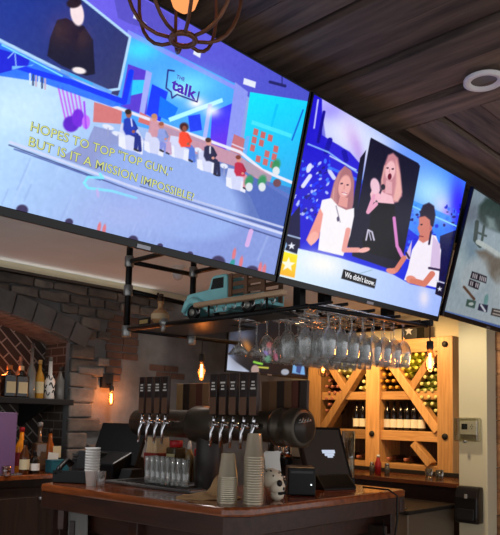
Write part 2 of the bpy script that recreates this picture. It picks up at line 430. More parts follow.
def make_tv(label, o, yaw, tilt, w, h, group=None, low=.03, side=.009, deep=.05):
    U = np.array([math.cos(yaw), math.sin(yaw), 0]); nh = np.array([math.sin(yaw), -math.cos(yaw), 0])
    V = math.cos(tilt)*np.array([0, 0, 1])+math.sin(tilt)*nh; N = np.cross(U, V)
    tv = dict(o=np.array(o, float), U=U, V=V, N=N, w=w, h=h)
    e = bpy.data.objects.new('television', None); COL.objects.link(e); e.empty_display_size = .1
    m = Matrix.Identity(4)
    for i in range(3): m[i][0], m[i][1], m[i][2], m[i][3] = U[i], V[i], N[i], o[i]
    e.matrix_world = m; tag(e, label, 'television', group); tv['e'] = e
    mb = MB(); f = .006
    mb.span((-side, -low, -.02), (w+side, 0, f)); mb.span((-side, h, -.02), (w+side, h+side, f))
    mb.span((-side, 0, -.02), (0, h, f)); mb.span((w, 0, -.02), (w+side, h, f))
    mb.build('bezel', mat('tv_bezel', (8, 8, 11), .3), e, bevel=.002)
    MB().span((0, 0, -.02), (w, h, -.0005)).span((w*.08, h*.06, -.02-deep), (w*.92, h*.6, -.02)).build('back_housing', MATTE, e, bevel=.004)
    Ri = np.stack([U, V, N], 1); a_ = MB()
    for fx in (.3, .7):
        q0 = np.array([w*fx, h*.58, -.06]); q1 = Ri.T@(np.array([0, 2.03-(np.array(o)+Ri@q0)[1], 0]))+q0
        a_.bar(q0, q1, .05, .05)
    a_.build('mount_arm', MATTE, e)
    MB().span((w/2-.03, -low+.004, f), (w/2+.03, -low+.018, f+.002)).build('brand_plate', mat('plate_silver', (150, 150, 158), .3, .7), e)
    return tv
def uv(tv, x, y):
    d = ray(x, y); t = ((tv['o']-CO)@tv['N'])/(d@tv['N']); P = CO+d*t-tv['o']
    return np.array([P@tv['U'], P@tv['V']])
def screen_text(tv, s, p0, p1, hpx, mt, name='caption', lift=.002, bold=.0, outline=None):
    """lettering shown on the screen, baseline from p0 to p1"""
    a, b_ = uv(tv, *p0), uv(tv, *p1); t = uv(tv, p0[0], p0[1]-hpx)
    me = text_mesh(s, 1., bold)
    xs = [v.co.x for v in me.vertices]; ys = [v.co.y for v in me.vertices]; W = max(xs)-min(xs); x0 = min(xs)
    hgt = abs(t[1]-a[1]); d = b_-a
    for v in me.vertices:
        k = (v.co.x-x0)/W
        v.co = Vector((a[0]+d[0]*k, a[1]+d[1]*k+v.co.y/.72*hgt, lift))
    me.materials.clear(); me.materials.append(mt)
    o = bpy.data.objects.new(name, me); COL.objects.link(o); o.parent = tv['e']
    return o
def star(cx, cy, R, rot=-90):
    return [(cx+(R if k % 2 == 0 else R*.42)*math.cos(math.radians(rot+36*k)), cy+(R if k % 2 == 0 else R*.42)*math.sin(math.radians(rot+36*k))) for k in range(10)]

d1 = math.radians(-.2); TW, TH = 1.43, .805
tv1 = make_tv('largest-looking television at the upper left showing a studio talk panel', (2.172-TW, 1.987, 2.121), d1, math.radians(13.2), TW, TH, 'televisions hung in a line above the bar')
tv2 = make_tv('middle television of the three showing two hosts and a singer', (2.196, 1.9765, 2.119), math.radians(.1), math.radians(13.1), TW, TH, 'televisions hung in a line above the bar')
tv3 = make_tv('television at the right edge showing a football helmet picture', (3.66, 1.9565, 2.153), math.radians(2.4), math.radians(14.7), TW*.92, TH*.92, 'televisions hung in a line above the bar')

# ---- picture 1: studio
c = Canvas(tv1, 540, 304)
c.gpoly(None, (0, 150), (150, 190, 250), (270, 260), (140, 160, 215))
c.gpoly([(-400, 60), (150, 80), (300, 60), (330, 330), (-400, 330)], (0, 130), (190, 222, 255), (200, 270), (142, 158, 214))
c.glow(20, 110, 60, 30, (215, 240, 255), .8)
c.noise(2, 60, (c.y > 60+c.x*.35)*1.)
for k in range(60):                                        # floor boards of the studio
    x = rng.uniform(-60, 270); y = rng.uniform(130, 260); L_ = rng.uniform(10, 46); c.line([(x, y), (x-L_*.42, y+L_)], rng.uniform(.8, 2.4), ((206, 222, 255), (132, 150, 206), (176, 196, 244))[rng.integers(3)], .22)
# set walls: ceiling of the studio
c.gpoly([(60, -60), (330, 40), (312, 150), (240, 90), (60, 20)], (120, 0), (120, 110, 225), (300, 110), (84, 90, 190))
c.poly([(110, -20), (180, 20), (175, 36), (130, 24), (118, 18)], (98, 92, 190))
# back wall strip light blue with windows
c.gpoly([(128, 30), (238, 85), (225, 148), (112, 120)], (130, 60), (96, 170, 255), (235, 120), (86, 170, 245))
c.poly([(128, 30), (240, 88), (239, 92), (127, 35)], (150, 150, 240))
c.glow(140, 50, 18, 10, (90, 225, 255), .9); c.glow(190, 85, 26, 14, (140, 232, 255), .8)
c.poly([(128, 64), (150, 72), (146, 116), (120, 106)], (96, 70, 200)); c.poly([(131, 80), (148, 80), (146, 92), (129, 96)], (70, 200, 250))
c.poly([(146, 70), (152, 73), (144, 116), (139, 114)], (172, 180, 250))
c.poly([(152, 84), (168, 92), (160, 122), (146, 114)], (30, 66, 235)); c.poly([(160, 96), (178, 108), (172, 122), (158, 116)], (20, 120, 255))
c.poly([(168, 118), (222, 98), (223, 102), (170, 122)], (190, 250, 255)); c.poly([(188, 116), (200, 114), (202, 130), (190, 132)], (40, 70, 225))
c.gpoly([(212, 112), (235, 102), (226, 150), (210, 144)], (214, 112), (70, 70, 235), (226, 150), (120, 60, 215))
c.poly([(208, 104), (212, 104), (206, 143), (202, 141)], (180, 190, 250))
c.glow(196, 103, 9, 6, (255, 255, 255), 1.); c.glow(212, 111, 8, 6, (255, 255, 255), .9); c.glow(180, 92, 8, 6, (225, 250, 255), .9)
c.poly([(235, 82), (248, 92), (238, 150), (226, 146)], (150, 160, 235))
# talk bubble
c.line([(174, 71), (168, 70), (166, 88), (171, 92), (172, 98), (177, 94.5), (196, 101.5)], 1.4, (40, 30, 110))
c.line([(199, 92), (197, 102)], 1.2, (40, 30, 110))
# cyan set room on the right
c.gpoly([(250, 92), (312, 102), (300, 200), (240, 168)], (255, 95), (40, 222, 255), (290, 185), (60, 170, 225))
c.poly([(276, 104), (278.5, 104.5), (272, 128), (270, 127)], (20, 190, 235)); c.poly([(252, 120), (292, 134), (291, 138), (251, 124)], (90, 225, 255))
for k in range(4):
    for q in range(4):
        x = 254+k*7.2-q*1.6; y = 128+q*8+k*3.0
        if (k+q) % 4 != 3: c.poly([(x, y), (x+4.6, y+1.6), (x+3.4, y+8), (x-1.2, y+6.4)], (196, 112, 112))
c.line([(303, 110), (292, 140)], 1.6, (30, 110, 200)); c.poly([(246, 136), (250, 136), (244, 168), (240, 166)], (120, 180, 240))
c.poly([(234, 134), (245, 139), (242, 156), (230, 151)], (190, 120, 130)); c.line([(232, 144), (244, 149)], 1.2, (230, 220, 240))
# projector & lamps
c.poly([(244, 78), (256, 82), (255, 88), (243, 84)], (235, 240, 255)); c.line([(270, 82), (285, 86)], 3, (40, 40, 100)); c.line([(282, 75), (282, 84)], 1, (40, 40, 100))
c.poly([(134, 13), (141, 20), (147, 24), (133, 18)], (230, 235, 255)); c.poly([(194, 50), (201, 53), (200, 58), (193, 54)], (235, 240, 255))
# coral wainscot and desk line
c.poly([(94, 102), (122, 110), (121, 124), (93, 122)], (205, 128, 130)); c.poly([(140, 112), (152, 118), (150, 126), (138, 122)], (205, 120, 120))
c.line([(90, 98), (240, 152), (262, 170), (300, 186)], 3, (236, 236, 250)); c.poly([(150, 118), (236, 154), (272, 176), (268, 188), (240, 172), (148, 134)], (206, 150, 160), .8)
# round stage
c.gpoly([(94, 126), (150, 140), (240, 168), (290, 200), (288, 232), (180, 200), (60, 158), (88, 140)], (100, 150), (150, 160, 205), (270, 215), (96, 118, 180))
c.ell(170, 192, 76, 42, (158, 180, 232), 1, 22, .2)
c.poly([(232, 172), (300, 190), (290, 236), (262, 224), (250, 196)], (82, 104, 176), .7)
# steps
c.line([(10, 142), (130, 186), (290, 236)], 2.6, (214, 220, 246)); c.line([(9, 145), (130, 190), (288, 241)], 1.3, (70, 80, 130))
c.line([(170, 193), (288, 229)], 2.2, (196, 204, 236)); c.line([(140, 186), (288, 232.5)], 1., (80, 90, 140)); c.line([(14, 149), (100, 180)], 1.2, (80, 96, 160))
# armchairs and people
def chair(x, y, k=1.):
    c.poly([(x-8*k, y-10*k), (x+4*k, y-8*k), (x+10*k, y+3*k), (x+9*k, y+14*k), (x-7*k, y+10*k), (x-10*k, y)], (216, 220, 246)); c.poly([(x-10*k, y-1*k), (x-5*k, y), (x-4*k, y+11*k), (x-10*k, y+8*k)], (240, 242, 253)); c.poly([(x+5*k, y+3*k), (x+10*k, y+4*k), (x+9*k, y+15*k), (x+4*k, y+13*k)], (238, 240, 252))
for (x, y, k) in ((131, 136, 1.25), (154, 142, 1.), (179, 146, 1.05), (207, 160, 1.), (236, 178, 1.)): chair(x, y, k)
for (x, y, rx_) in ((108, 127, 6), (118, 134, 6.5), (198, 150, 4), (224, 166, 4)): c.ell(x, y, rx_, 2.4, (232, 236, 250), 1, 18, .3); c.line([(x, y+1), (x, y+9)], 1., (160, 165, 200))
def seated(x, y, top, leg, skin=(150, 96, 84), hair=(40, 26, 30), s=1.):
    c.line([(x+1, y+7*s), (x+7*s, y+9*s), (x+6*s, y+21*s)], 3.6*s, leg); c.line([(x+2, y+8*s), (x+9*s, y+11*s), (x+10*s, y+23*s)], 3.2*s, leg); c.line([(x+5*s, y+22*s), (x+8*s, y+23.5*s)], 1.8*s, (30, 26, 40))
    c.poly([(x-4.6*s, y-5*s), (x-1*s, y-7*s), (x+4*s, y-5*s), (x+6*s, y+3*s), (x+6.5*s, y+9*s), (x-3*s, y+9*s), (x-5.5*s, y+4*s)], top, 1, 1.4)
    c.line([(x+4*s, y-3*s), (x+7*s, y+3*s), (x+4*s, y+6*s)], 2.2*s, tuple(int(v*.86) for v in top)); c.ell(x+4*s, y+6*s, 1.5*s, 1.4*s, skin)
    c.ell(x-.3*s, y-10*s, 2.7*s, 3.6*s, skin, 1, 0, .35); c.ell(x-.9*s, y-12*s, 2.9*s, 2.4*s, hair, 1, 0, .4)
seated(129, 125, (36, 60, 168), (30, 44, 124), s=1.1); c.line([(131, 119), (132, 126)], 1.4, (225, 228, 250)); seated(155, 128, (206, 158, 172), (140, 150, 215), (210, 150, 140), (190, 140, 110)); seated(162, 134, (150, 165, 220), (200, 170, 200), (200, 140, 130), (150, 90, 70), s=.85)
seated(184, 138, (240, 84, 62), (96, 126, 206), hair=(60, 24, 24)); c.ell(184, 127, 4.4, 4.4, (66, 26, 30), 1, 0, .5); c.ell(184.4, 128.6, 2.2, 2.8, (140, 84, 70)); seated(209, 152, (36, 36, 70), (34, 36, 70), (214, 160, 150), (70, 44, 40)); c.line([(210, 147), (210, 153)], 1.6, (226, 226, 240)); seated(239, 168, (178, 44, 76), (224, 160, 176), (214, 150, 140), (120, 60, 50), s=.9)
for (x, y) in ((249, 184), (262, 184), (276, 168)): c.ell(x, y-3, 4, 6, (60, 140, 96), 1, 20, .6); c.ell(x, y+3, 3.6, 4.4, (226, 232, 236), 1, 0, .3)
c.ell(277, 183, 4, 4, (110, 74, 84), 1)
# guitars on a stand
for k in range(6): c.line([(58+k*4.2, 86+k*2), (66+k*3.6, 122+k)], 1.8, (196, 120, 236))
c.ell(71, 124, 8, 8, (96, 40, 190), 1); c.ell(78, 118, 6, 9, (120, 50, 210), 1); c.ell(86, 122, 4, 7, (200, 130, 250), 1); c.line([(84, 102), (86, 128)], 2, (170, 90, 240))
# inset screen upper left with person
c.poly([(-300, -150), (12, 64), (66, 62), (130, 92), (140, 40), (80, -25)], (200, 226, 255), 0)
c.gpoly([(-300, -70), (0, 39), (20, 50), (60, 72), (105, 92), (118, 96), (121, 86), (130, 38), (100, 14), (60, -20), (-300, -150)], (10, 20), (40, 60, 140), (115, 80), (56, 60, 104))
c.line([(-300, -70), (0, 40), (60, 70), (104, 91), (119, 89), (130, 37), (84, 0), (40, -36)], 2.6, (190, 222, 255))
c.poly([(-300, -64), (0, 43), (104, 94), (122, 100), (134, 70), (130, 104), (112, 107), (40, 82), (0, 76), (-300, 10)], (44, 110, 240), .85)
c.line([(-60, 40), (28, 70), (70, 82), (124, 102), (131, 72)], 5.5, (20, 60, 225)); c.poly([(-10, 46), (30, 58), (28, 66), (-10, 76)], (30, 40, 200))
c.line([(2, 45), (62, 76)], 1.4, (150, 235, 255)); c.poly([(12, 66), (32, 66), (34, 64), (12, 70)], (130, 190, 255)); c.line([(15, 54), (16, 66)], 1.2, (160, 200, 255)); c.line([(8, 58), (14, 52)], 1.2, (160, 200, 255))
for k in range(6): c.line([(30+k*3, 74+k), (30+k*3, 84+k)], 1.8, ((220, 236, 255), (60, 70, 110), (200, 180, 200))[k % 3])
c.line([(62, 71), (110, 92)], 3.5, (120, 170, 235)); c.line([(70, 74), (92, 84)], 1.6, (70, 180, 240))
c.poly([(57, 20), (66, 18), (74, 22), (84, 26), (93, 40), (95, 74), (86, 76), (62, 66), (47, 56), (50, 38)], (22, 22, 46))
c.ell(77, 13, 6.6, 13, (250, 232, 236), 1, -10, .2); c.ell(74, 3, 7.5, 5, (34, 26, 40), 1, -10, .3); c.ell(79, 70.5, 7, 3.2, (250, 240, 240), 1, 10, .4)
# cyan squiggle, floor reflections, audience
c.line([(100, 174), (103, 178), (88, 177), (84, 183), (88, 188), (112, 191), (136, 198)], 2.6, (140, 236, 255), .9); c.line([(97, 190), (98, 196)], 3, (220, 180, 235), .6)
c.line([(251, 231), (247, 245)], 4.5, (236, 190, 235), .8); c.glow(128, 214, 60, 22, (176, 186, 232), .7)
for (x, y, q) in ((22, 210, 6), (69, 222, 4), (133, 240, 5), (190, 254, 3), (218, 262, 7), (252, 272, 7), (160, 246, 3)): c.ell(x, y, q, q*.9, (60, 52, 88), 1, 0, .3)
for (x, y) in ((99, 228), (104, 230), (234, 254), (241, 262), (260, 268), (264, 270)): c.ell(x, y, 1.8, 6, (214, 130, 140), 1, 10, .5)
c.ell(232, 264, 2.4, 5, (60, 150, 150), 1, 20, .4)
c.noise(2, 90)
c.mesh('screen', tv1, tv1['e'], 1.22)
YEL = emis('caption_yellow', (218, 226, 132), 1.); INK = emis('caption_shadow', (92, 100, 128), 1.); PUR = emis('logo_purple', (84, 50, 190), 1.); CW = emis('caption_white', (245, 246, 250), 1.); CB = mat('caption_black', (12, 12, 18), .4)
for s_, q0, q1 in (('HOPES TO TOP "TOP GUN,"', (30, 130.5), (171, 176)), ('BUT IS IT A MISSION IMPOSSIBLE?', (28, 145.5), (193, 201))):
    screen_text(tv1, s_, q0, q1, 10, INK, 'caption_outline', .0012, .032); screen_text(tv1, s_, q0, q1, 10, YEL, 'caption', .002, .0)
screen_text(tv1, 'talk', (170.5, 88.5), (195.5, 100), 12.5, PUR, 'logo', .002, .03); screen_text(tv1, 'THE', (176, 78), (184, 81.5), 4, PUR, 'logo', .002, .02)

# ---- picture 2: two hosts and a singer
c = Canvas(tv2, 380, 214)
c.gpoly(None, (300, 120), (30, 24, 190), (440, 300), (40, 60, 210))
c.gpoly([(320, 95), (470, 180), (450, 260), (330, 170)], (325, 110), (190, 190, 255), (450, 210), (60, 130, 245))
c.glow(350, 135, 34, 24, (240, 242, 255), 1., 35); c.glow(372, 152, 16, 20, (225, 232, 255), .9, 30); c.glow(330, 110, 14, 10, (170, 160, 255), .9); c.glow(352, 138, 8, 22, (190, 140, 230), .3, -15); c.glow(358, 150, 5, 16, (170, 110, 205), .35, -15)
c.glow(430, 192, 24, 20, (176, 224, 255), 1., 30); c.glow(442, 205, 10, 12, (220, 225, 255), .8); c.glow(458, 205, 8, 26, (60, 40, 230), .9); c.glow(446, 215, 4, 8, (200, 140, 230), .6)
c.poly([(310, 92), (322, 99), (322, 135), (350, 152), (362, 166), (362, 200), (280, 260), (280, 180)], (34, 22, 190), .9)
c.line([(318, 100), (314, 128)], 1.5, (200, 200, 255)); c.line([(324, 112), (318, 142)], 3, (20, 10, 130)); c.line([(330, 140), (326, 152)], 5, (24, 16, 150)); c.line([(344, 152), (346, 160)], 5, (24, 16, 150))
c.line([(308, 144), (328, 152), (362, 176)], 1.4, (150, 190, 255)); c.line([(330, 156), (356, 170)], 1.4, (200, 220, 255)); c.line([(330, 168), (362, 182)], 3, (60, 110, 240))
for k in range(120):
    x, y = rng.uniform(284, 330), rng.uniform(160, 222)
    if x > 313-(y-93)*.19: c.ell(x, y, rng.uniform(.6, 1.9), rng.uniform(.8, 2.6), ((20, 14, 110), (80, 130, 255), (30, 60, 240), (200, 215, 255))[rng.integers(4)], .9, rng.uniform(0, 90), .5)
c.ell(309, 168, 2.4, 5, (225, 228, 255), 1, 20); c.line([(310, 176), (303, 186)], 4, (225, 228, 255)); c.line([(330, 172), (334, 178)], 4, (215, 220, 255))
c.poly([(284, 225), (300, 205), (300, 248), (280, 246)], (18, 12, 60))
for k in range(110):
    x, y = rng.uniform(408, 462), rng.uniform(205, 275); c.ell(x, y, rng.uniform(.6, 2), rng.uniform(.6, 2), ((16, 10, 90), (70, 120, 250), (24, 40, 190))[rng.integers(3)], .85, 0, .5)
c.poly([(412, 200), (450, 216), (452, 222), (412, 208)], (70, 150, 255), .8); c.line([(412, 206), (456, 226)], 1.4, (150, 220, 255)); c.poly([(440, 236), (456, 230), (444, 300), (436, 292)], (14, 12, 54), .9)
# dark panel with the singer
c.poly([(370, 140), (371, 137.5), (418, 163), (420, 166), (401, 268), (398, 272), (352, 256), (352, 240)], (18, 16, 40))
c.poly([(360, 158), (366, 150), (352, 250), (346, 246)], (18, 16, 40))
c.poly([(388, 155), (393, 153), (398, 158), (400, 170), (401, 182), (402, 196), (397, 202), (392, 204), (384, 196), (380, 190), (381, 180), (384, 166)], (196, 140, 150), 1, 2.)
c.poly([(396, 160), (400, 174), (402, 192), (398, 202), (393, 200), (396, 184)], (236, 186, 180), .9, 2.); c.line([(385, 166), (382, 180), (383, 190)], 1.6, (226, 176, 170), .8)
c.ell(390.2, 170.5, 5., 9.6, (240, 194, 200), 1, 8, .25); c.ell(389.6, 176.6, 2., 3.2, (96, 22, 46), 1, 8, .3); c.ell(387.4, 168, 1.4, .9, (60, 30, 50), 1); c.ell(392.6, 169, 1.4, .9, (60, 30, 50), 1); c.line([(389.6, 169), (389.2, 172.4)], .8, (206, 150, 160)); c.poly([(386, 180), (392, 182), (392, 194), (385, 193)], (226, 176, 184))
c.poly([(374, 185), (384, 193), (392, 196), (394, 204), (372, 204), (370, 194)], (240, 196, 206)); c.ell(375, 186, 4.6, 8, (238, 200, 215), 1, -10)
c.poly([(372, 202), (394, 204), (397, 228), (402, 262), (364, 252), (362, 240), (370, 225)], (8, 7, 16))
c.line([(381, 190), (375, 205)], 2, (60, 50, 70)); c.ell(383, 187, 2.2, 3, (40, 36, 50), 1); c.line([(374, 196), (368, 212), (376, 204)], 4, (230, 170, 196)); c.ell(378, 197, 3, 4, (240, 190, 206))
c.line([(394, 218), (397, 246), (400, 252)], 3.2, (214, 140, 200)); c.line([(399, 250), (402, 256)], 3.6, (214, 140, 200)); c.line([(366, 240), (368, 230), (372, 232), (374, 240)], 1.6, (210, 205, 225)); c.line([(369, 232), (371, 240)], 1., (210, 205, 225))
# woman at left
c.poly([(339, 172), (345, 166), (351, 170), (354, 180), (353.5, 200), (350, 219), (345, 218), (336, 213), (330, 216), (330, 200), (334, 184)], (170, 118, 124), 1, 1.6)
c.ell(344.6, 186.5, 6.2, 11.4, (232, 176, 172), 1, 10, .2); c.poly([(340, 196), (348, 198), (347, 208), (338, 205)], (222, 162, 158))
c.ell(344.6, 193.4, 2.6, 1.4, (250, 236, 236), 1, 10); c.line([(342, 192.4), (347, 193.6)], .7, (170, 60, 84)); c.ell(341.6, 183.6, 1.4, .8, (60, 40, 60)); c.ell(347.6, 184.8, 1.4, .8, (60, 40, 60)); c.line([(344.4, 185), (344, 189)], .8, (200, 140, 140))
c.poly([(345, 166), (340, 174), (337, 190), (336, 214), (330, 216), (330, 198), (334, 182), (339, 172)], (188, 136, 140), 1, 1.6); c.line([(334, 188), (332, 210)], 1.2, (214, 166, 160), .8); c.poly([(350, 172), (354, 182), (353, 204), (350, 219), (346, 216), (350, 200), (351.5, 186)], (172, 120, 126), 1, 1.4)
c.poly([(322, 200), (331, 198), (338, 206), (346, 210), (354, 208), (354, 216), (350, 236), (343, 256), (318, 250), (320, 232), (316, 225)], (250, 246, 250))
c.poly([(320, 208), (323, 214), (319, 238), (311, 246), (306, 240), (314, 222)], (232, 160, 152)); c.ell(313, 238, 4.4, 7, (242, 182, 172), 1, 30)
c.line([(348, 230), (344, 250), (358, 250)], 5, (230, 166, 160)); c.ell(364, 250, 6, 2.4, (240, 186, 180), 1, -12); c.line([(336, 206), (340, 222)], 1., (150, 140, 160)); c.ell(338, 219, 1.4, 2.6, (90, 80, 110))
# man at right
c.poly([(423, 232), (436, 236), (441, 250), (438, 288), (404, 280), (408, 268), (412, 250)], (246, 240, 250)); c.poly([(433, 236), (440, 244), (440, 270), (430, 268)], (216, 196, 226)); c.poly([(412, 240), (406, 254), (405, 258), (410, 260)], (216, 196, 226))
c.line([(429, 268), (440, 270)], 2.2, (40, 24, 60)); c.line([(406, 253), (409, 258)], 2.2, (40, 24, 60))
c.poly([(419, 217), (426, 214), (432, 220), (431, 232), (429, 240), (423, 243), (418.6, 240), (419.4, 234), (417.4, 228), (419, 224)], (200, 128, 116), 1, 1.4); c.poly([(420, 212), (423, 205), (429, 202.5), (434, 206), (435.4, 215), (433.4, 226), (430.6, 228), (430, 220), (425, 216), (420, 217)], (28, 18, 44), 1, 1.4)
c.ell(421.4, 224.6, 1.2, .8, (50, 30, 40)); c.line([(419, 236), (423, 236.6)], 1., (120, 50, 60)); c.ell(430.6, 228, 1.4, 2.4, (186, 112, 104))
c.line([(431, 232), (429, 244)], 2, (40, 24, 60)); c.line([(404, 258), (396, 270), (390, 271)], 5, (206, 130, 116)); c.line([(432, 274), (424, 284), (410, 280)], 6, (206, 128, 112)); c.ell(411, 279, 5, 3.4, (220, 146, 132), 1, 10); c.ell(391, 271, 5, 2.6, (220, 146, 132), 1, 15)
# desk
c.gpoly([(270, 240), (296, 248), (340, 258), (392, 274), (410, 284), (442, 291), (440, 330), (260, 290)], (290, 262), (226, 244, 255), (440, 300), (170, 190, 245))
c.glow(322, 264, 22, 12, (255, 253, 248), .95, 15); c.glow(424, 298, 5, 9, (250, 238, 245), .8); c.line([(358, 274), (372, 270)], .8, (150, 180, 190))
c.ell(391, 271.5, 5, 2.2, (220, 146, 132), 1, 15); c.ell(411, 281, 5, 2.6, (220, 146, 132), 1, 10); c.line([(432, 274), (424, 284), (412, 281)], 5, (206, 128, 112))
# mugs, yellow station mark
c.poly([(288, 234), (300, 238), (297, 254), (285, 250)], (16, 16, 44)); c.poly(star(291.5, 246, 4), (240, 244, 255)); c.ell(285, 245, 2, 3, (160, 200, 240), .8); c.line([(288, 235), (300, 238.5)], 1.2, (200, 220, 250))
c.gpoly([(282, 251), (297.5, 255), (294.5, 278), (278, 274)], (290, 252), (248, 232, 44), (282, 276), (250, 176, 60)); c.poly(star(288, 264.5, 7.5, -84), (255, 250, 230))
c.poly([(437, 282), (444, 285), (442, 297), (435, 294)], (16, 14, 40)); c.poly(star(439.6, 289, 2.6), (235, 236, 250)); c.line([(436, 280.5), (444, 283)], 1.2, (220, 220, 240))
c.poly([(343.5, 269), (376.5, 279), (374.5, 288.5), (341, 278.5)], (14, 14, 18))
c.noise(1.5, 60)
c.mesh('screen', tv2, tv2['e'], 1.2)
screen_text(tv2, "We didn't know.", (344, 276.6), (374, 285.6), 5.6, CW, 'caption', .002, .02)

# ---- picture 3: football still
c = Canvas(tv3, 260, 146)
c.gpoly(None, (450, 230), (150, 172, 186), (510, 320), (178, 190, 196))
c.glow(470, 215, 14, 12, (92, 96, 112), .8); c.glow(456, 240, 6, 30, (120, 150, 172), .8); c.glow(462, 262, 14, 16, (186, 204, 208), .9)
c.glow(472, 245, 8, 30, (112, 140, 160), .8); c.glow(500, 200, 12, 14, (120, 128, 140), .8)
c.poly([(479, 206), (486, 198), (500, 198), (520, 212), (520, 240), (498, 232), (484, 226), (478, 218)], (36, 62, 58), 1, 4); c.poly([(486, 216), (494, 219), (497, 230), (488, 228)], (150, 170, 172), .75, 4)
c.line([(477, 222), (475, 240), (480, 246)], 4, (30, 56, 50)); c.line([(484, 226), (482, 240)], 2.4, (34, 60, 54)); c.line([(476, 232), (486, 236)], 2, (34, 60, 54))
c.line([(478, 242), (490, 249), (500, 256)], 5, (198, 208, 206)); c.poly([(476, 251), (486, 250), (496, 257), (520, 262), (520, 292), (496, 284), (486, 270)], (112, 98, 82), .85, 4)
c.ell(474, 276, 13, 20, (184, 196, 202), .9, 25, .5); c.glow(500, 288, 8, 14, (186, 196, 200), .8)
c.line([(464, 287), (474, 299)], 2.6, (96, 66, 48)); c.ell(486, 300, 2.2, 6, (110, 158, 156), .9, 10)
for pts in ([(472, 271), (487, 276.5), (486, 283.5), (470, 278)], [(469.5, 279), (480, 283), (478, 290), (468, 285.5)]): c.poly(pts, (34, 30, 40))
c.poly([(467, 299), (476, 301), (474.5, 308.5), (465.5, 306)], (62, 92, 84)); c.ell(471, 304, 2.6, 1.6, (190, 200, 196), 1)
c.poly([(479, 303.5), (488, 305), (487, 312.5), (477.5, 310)], (40, 44, 70)); c.line([(481, 305), (485, 311)], 1.8, (222, 224, 232)); c.poly([(492, 308), (503, 310), (502, 318), (490.5, 315)], (66, 60, 58)); c.line([(494, 310.5), (501, 312)], 1.2, (200, 190, 180)); c.line([(493, 313.5), (501, 315.5)], 1.2, (190, 180, 170))
c.gpoly([(440, 309), (520, 331), (520, 345), (436, 318)], (450, 312), (96, 128, 196), (500, 328), (70, 96, 160))
for k in range(8):                                         # two lines of blurred lettering
    if k != 3: c.line([(473.4+k*1.75, 273.6+k*.62), (472.8+k*1.75, 277.2+k*.62)], 1.1, (206, 198, 204))
    if k < 5 and k != 2: c.line([(471+k*1.75, 281.4+k*.62), (470.4+k*1.75, 284.8+k*.62)], 1.1, (206, 198, 204))
c.c *= .82; c.noise(4, 40)
c.mesh('screen', tv3, tv3['e'])

# ------------------------------------------------------------------ bar
BT = 1.08
bar = thing('bar_counter', 'polished dark wood bar counter with a thick front edge, corner pointing at the viewer', 'bar counter', (2.1, 2.2, 0))
def L(pts): return [(x-2.1, y-2.2) for x, y in pts]
top_o = [(2.13, 2.22), (2.24, 2.15), (3.62, 2.19), (3.62, 2.86), (2.82, 2.92), (2.78, 4.02), (1.985, 3.60)]
tb = MB().prism(L(top_o), 2, BT-.045, BT); tb.build('worktop', BARTOP, bar, bevel=.012)
fr = MB()
def edge(a, b, z0, z1, th, inset=0.):
    a, b = np.array(a, float), np.array(b, float); d = (b-a)/np.linalg.norm(b-a); nrm = np.array([d[1], -d[0]])
    a = a-nrm*inset; b = b-nrm*inset
    return [(a[0]-2.1, a[1]-2.2), (b[0]-2.1, b[1]-2.2), (b[0]-nrm[0]*th-2.1, b[1]-nrm[1]*th-2.2), (a[0]-nrm[0]*th-2.1, a[1]-nrm[1]*th-2.2)]
ring = [(1.985, 3.60), (2.13, 2.22), (2.24, 2.15), (3.62, 2.19), (3.62, 2.86)]
for a, b_ in list(zip(ring[:-1], ring[1:]))+[((2.78, 4.02), (1.985, 3.60))]:
    fr.prism(edge(a, b_, 0, 0, .05, .004), 2, BT-.135, BT-.04)
fr.build('front_edge', BARFACE, bar, bevel=.006)
ap = MB()
for a, b_ in list(zip(ring[:-1], ring[1:]))+[((2.78, 4.02), (1.985, 3.60))]:
    ap.prism(edge(a, b_, 0, 0, .04, .12), 2, BT-.25, BT-.05)
ap.build('apron', BARFACE, bar, bevel=.004)
bp2 = MB()
for a, b_ in list(zip(ring[:-1], ring[1:]))+[((2.78, 4.02), (1.985, 3.60))]:
    bp2.prism(edge(a, b_, 0, 0, .03, .2), 2, 0.0, BT-.2)
bp2.build('front_panel', DARKWOOD, bar)
for (x, y) in ((2.09, 3.52), (2.25, 2.3), (3.53, 2.27), (3.53, 2.78), (2.17, 2.9)):
    MB().span((x-.04-2.1, y-.04-2.2, 0), (x+.04-2.1, y+.04-2.2, BT-.14)).build('leg', BARFACE, bar, bevel=.004)
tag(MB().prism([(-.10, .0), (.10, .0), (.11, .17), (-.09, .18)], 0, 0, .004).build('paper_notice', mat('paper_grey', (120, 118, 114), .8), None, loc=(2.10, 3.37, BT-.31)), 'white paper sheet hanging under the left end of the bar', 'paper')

def lin2(v0, v1, n): return [v0+(v1-v0)*i/max(1, n-1) for i in range(n)]

# desk phone
ph = thing('desk_phone', 'black desk phone at the left end of the bar', 'phone', (2.20, 3.575, BT), math.radians(-55))
MB().prism([(-.09, 0), (.09, 0), (.09, .02), (-.09, .075)], 0, -.11, .11).build('base', BLACK, ph, bevel=.006)
k_ = MB()
for i in range(3):
    for j in range(4): k_.box((.0+i*.03, -.035+j*.028, .062-j*.0085), (.02, .016, .012), Matrix.Rotation(math.radians(-17), 3, 'X'))
k_.build('keypad', mat('key_grey', (70, 72, 76), .5), ph)
MB().tube([(-.075, .085, .10), (-.085, .05, .125), (-.085, -.05, .085), (-.075, -.085, .05)], [.024, .016, .016, .024], 10).build('handset', BLACK, ph)
MB().box((.03, .085, .125), (.13, .014, .12), Matrix.Rotation(math.radians(-22), 3, 'X')).build('display', BLACK, ph, bevel=.004)

